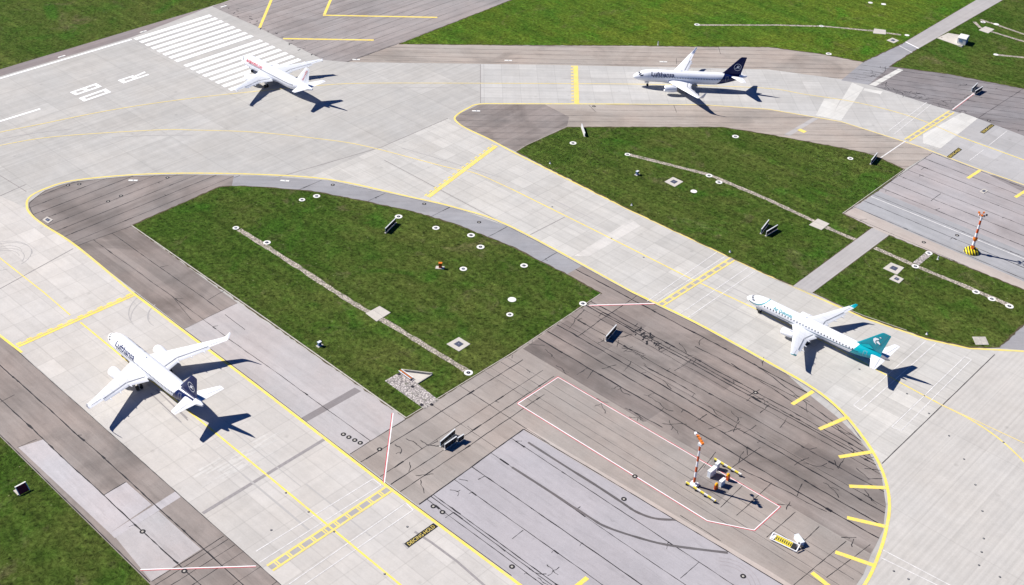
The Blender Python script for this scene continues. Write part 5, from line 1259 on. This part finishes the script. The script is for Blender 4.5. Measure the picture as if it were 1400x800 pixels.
for k, (dx, mt, lb) in enumerate(((0, 'orange', 'orange rail, middle one over the gravel bed end'), (1.8, 'mwhite', 'white rail nearest the ramp shadow by the gravel bed'), (-1.8, 'mwhite', 'white rail nearest the gravel side by the ramp'))):
    a, b = W(547+dx, 508.5-dx*.55), W(563+dx, 520-dx*.55); d = b-a; c = (a+b)/2
    t = thing('guard_rail', lb, 'rail', (c.x, c.y, ZG), math.atan2(d.y, d.x), G3)
    m = MB(); m.box(0, 0, .5, d.length, .14, .16); m.build('rail', M[mt], t)
    for s in (-1, 1): m = MB(); m.box(s*(d.length/2-.2), 0, .21, .12, .12, .42); m.build('leg', M['steel_dark'], t)
for px in ((545.5, 512), (564, 529), (576.5, 554), (590, 553.5)):
    p = W(*px); t = thing('drain_grate', 'small black drain grate at the border of the pale gravel bed', 'drain', (p.x, p.y, ZG+.012), 0, 'drain grates round the gravel bed')
    m = MB(); m.box(0, 0, .05, .6, .6, .1); m.build('grate', M['tar'], t)
    m = MB(); m.box(0, 0, .11, .3, .3, .02); m.build('cover', M['lamp_dark'], t)

# ------------------------------------------------------------------ masts
def mast(px, label, h, r0, r1, bands, base, head):
    p = W(*px); t = thing('floodlight_mast', label, 'mast', (p.x, p.y, Z_SEAM), 0, 'striped masts')
    n = bands; 
    for k in range(n):
        z0 = .9+(h-.9)*k/n; z1 = .9+(h-.9)*(k+1)/n; ra = r0+(r1-r0)*k/n; rb = r0+(r1-r0)*(k+1)/n
        m = MB(); m.tube((0, 0, z0), (0, 0, z1), ra, rb, 14, caps=(k in (0, n-1))); m.build('mast_section', M['orange_r'] if k % 2 == 0 else M['mwhite'], t, True)
    base(t); head(t, h); return t
def base_dome(t):
    m = MB(); m.lathe([(0, 2.0), (.35, 1.98), (.75, 1.7), (1.0, 1.1), (1.08, .5), (1.08, .01)], 28); m.build('striped_base', M['hazard'], t, True)
    m = MB(); m.box(0, 0, 1.5, .75, .75, 1.1); m.build('control_box', M['orange'], t)
def head_a(t, h):
    m = MB(); m.lathe([(0, .3), (.25, .3), (.25, .01)], 12, 'z', (0, 0, h)); m.build('collar', M['orange'], t)
    for a in (20, 95, 170, 245, 320):
        m = MB(); c, s = math.cos(R(a)), math.sin(R(a)); m.tube((0, 0, h+.3), (c*.9, s*.9, h+.55), .06, .05, 8); m.build('arm', M['orange'], t)
        m = MB(); m.box(c*1.05, s*1.05, h+.65, .45, .35, .4, R(a)); f_ = m.build('floodlight', M['orange'] if a in (95, 170, 245) else M['steel_dark'], t)
        m = MB(); m.box(c*1.28, s*1.28, h+.65, .03, .28, .3, R(a)); m.build('lens', M['mwhite'], f_)
    m = MB(); m.tube((0, 0, h+.2), (0, 0, h+1.4), .04, .02, 8); m.build('lightning_rod', M['orange_r'], t)
t = mast((1328, 344.5), 'thick orange and white mast on a yellow and black striped round base', 11.2, .42, .24, 8, base_dome, head_a)
m = MB(); m.lathe([(-.45, .5), (-.2, .62), (.2, .62), (.45, .5)], 16, 'z', (0, 0, 4.2)); m.build('junction_collar', M['orange'], t, True)
def base_b(t):
    m = MB(); m.box(0, 0, .25, 1.9, 1.6, .5, R(10), taper=.8); m.build('footing', M['mwhite'], t)
    for s in (-1, 1):
        m = MB(); m.tube((s*.75, .3, .3), (0, 0, 1.6), .05, .05, 6); m.build('brace', M['mwhite'], t)
def head_b(t, h):
    m = MB(); m.box(0, 0, h+.25, .8, .7, .6); m.build('junction_box', M['cab_white'], t)
    m = MB(); m.tube((0, 0, h+.5), (0, 0, h+1.0), .1, .08, 8); m.build('neck', M['orange'], t)
    a0 = R(150)
    c, s = math.cos(a0), math.sin(a0)
    m = MB(); m.tube((-c*.9, -s*.9, h+.85), (c*2.4, s*2.4, h+.95), .08, .07, 8); m.build('crossarm', M['orange'], t)
    for k, u in enumerate((-.8, -.1, .7, 1.4)):
        m = MB(); m.box(c*u, s*u, h+1.15, .5, .45, .42, a0+.3*k); f_ = m.build('floodlight', M['orange'], t)
        m = MB(); m.box(c*u+math.cos(a0+.3*k)*.26, s*u+math.sin(a0+.3*k)*.26, h+1.15, .03, .36, .32, a0+.3*k); m.build('lens', M['mwhite'], f_)
    m = MB(); m.box(c*2.5, s*2.5, h+.95, .6, .4, .4, a0); m.build('camera', M['mwhite'], t)
    m = MB(); m.tube((0, 0, h+1.2), (.1, 0, h+2.2), .035, .02, 6); m.build('lightning_rod', M['steel_dark'], t)
mast((948.5, 663.5), 'slim red and white mast with a crossarm of orange floodlights in the outlined box', 11.0, .27, .2, 7, base_b, head_b)
for a, b, lb in (((937, 662), (978, 688), 'lower yellow and white barrier beam running past the slim mast foot'), ((976, 630), (1013, 652), 'upper yellow and white barrier beam behind the white cabinets')):
    A, B = W(*a), W(*b); c = (A+B)/2; d = B-A
    t = thing('barrier_beam', lb, 'barrier', (c.x, c.y, Z_SEAM), math.atan2(d.y, d.x), 'long low barrier beams')
    m = MB(); m.box(0, 0, .62, d.length, .26, .3); m.build('beam', M['beam'], t)
    for s in (-1, -.33, .33, 1): m = MB(); m.box(s*(d.length/2-.3), 0, .235, .2, .5, .47); m.build('leg', M['steel_dark'], t)
def cabinet(px, label, sx, sy, h, mat, rz=R(90)):
    p = W(*px); t = thing('equipment_cabinet', label, 'cabinet', (p.x, p.y, Z_SEAM), rz, 'cabinets by the slim mast')
    m = MB(); m.box(0, 0, .06, sx+.2, sy+.2, .12); m.build('plinth', M['kerb'], t)
    m = MB(); m.box(0, 0, .12+h/2, sx, sy, h); m.build('body', M[mat], t)
    m = MB(); m.box(0, 0, .12+h+.04, sx+.12, sy+.12, .08); m.build('lid', M['mwhite'] if mat == 'cab_white' else M['amber'], t)
    for s in (-1, 1):
        m = MB(); m.box(s*sx*.24, sy/2+.015, .12+h/2, sx*.44, .03, h*.85); d_ = m.build('door', M[mat], t)
        m = MB(); m.box(s*sx*.08, sy/2+.045, .12+h/2, .05, .03, .2); m.build('handle', M['steel_dark'], d_)
cabinet((972.5, 650), 'large white cabinet between the mast and the upper barrier beam', 2.2, .75, 1.6, 'cab_white')
cabinet((980, 641), 'slim white cabinet tucked against the upper barrier beam', 1.0, .6, 1.5, 'cab_white')
cabinet((986.5, 663.5), 'white cabinet standing between two orange beacon boxes', 1.5, .6, 1.3, 'cab_white')
def beacon(px, label):
    p = W(*px); t = thing('beacon_box', label, 'beacon', (p.x, p.y, Z_SEAM), R(90), 'orange beacon boxes')
    m = MB(); m.box(0, 0, .06, 1.1, .9, .12); m.build('plinth', M['kerb'], t)
    m = MB(); m.box(0, 0, .7, .75, .6, 1.15, taper=.95); m.build('housing', M['orange_r'], t)
    m = MB(); m.lathe([(0, .36), (.3, .34), (.5, .22), (.55, .01)], 14, 'z', (0, 0, 1.28)); m.build('lamp', M['amber'], t, True)
beacon((978.5, 669.5), 'orange beacon box lower left of the white cabinet between the pair')
beacon((994.5, 656.5), 'orange beacon box upper right of the white cabinet between the pair')

for px, lab, ang in (((182, 247), 'pale edge marker plate on the brown asphalt inside the left taxiway bend', 45), ((389.5, 247.5), 'pale edge marker plate on the blue grey strip above the left island', 40),
                     ((487, 81.8), 'pale edge marker plate at the corner of the blast pad asphalt', 45), ((907, 84.8), 'pale edge marker plate on the far shoulder above the side-on airliner', 45),
                     ((196, 43.5), 'pale edge marker plate on the dark runway edge by the threshold stripes', 90), ((84.5, 77.5), 'pale edge marker plate on the dark runway edge further left', 90),
                     ((306, 9), 'pale edge marker plate at the far corner of the threshold', 90), ((695, 83), 'pale edge marker plate on the far shoulder straight above the narrow asphalt tip', 45), ((651, 152), 'pale edge marker plate inside the narrow asphalt tip', 45)):
    p = W(*px); t = thing('edge_marker', lab, 'edge marker', (p.x, p.y, Z_SEAM), R(ang), 'pale edge marker plates along the shoulders')
    m = MB(); m.box(0, 0, .03, 2.6, .8, .06, taper=.97); m.build('plate', M['rim'], t)
    m = MB(); m.lathe([(.06, .14), (.2, .12), (.28, .06), (.29, .01)], 12); m.build('lens', M['cab_white'], t, True)
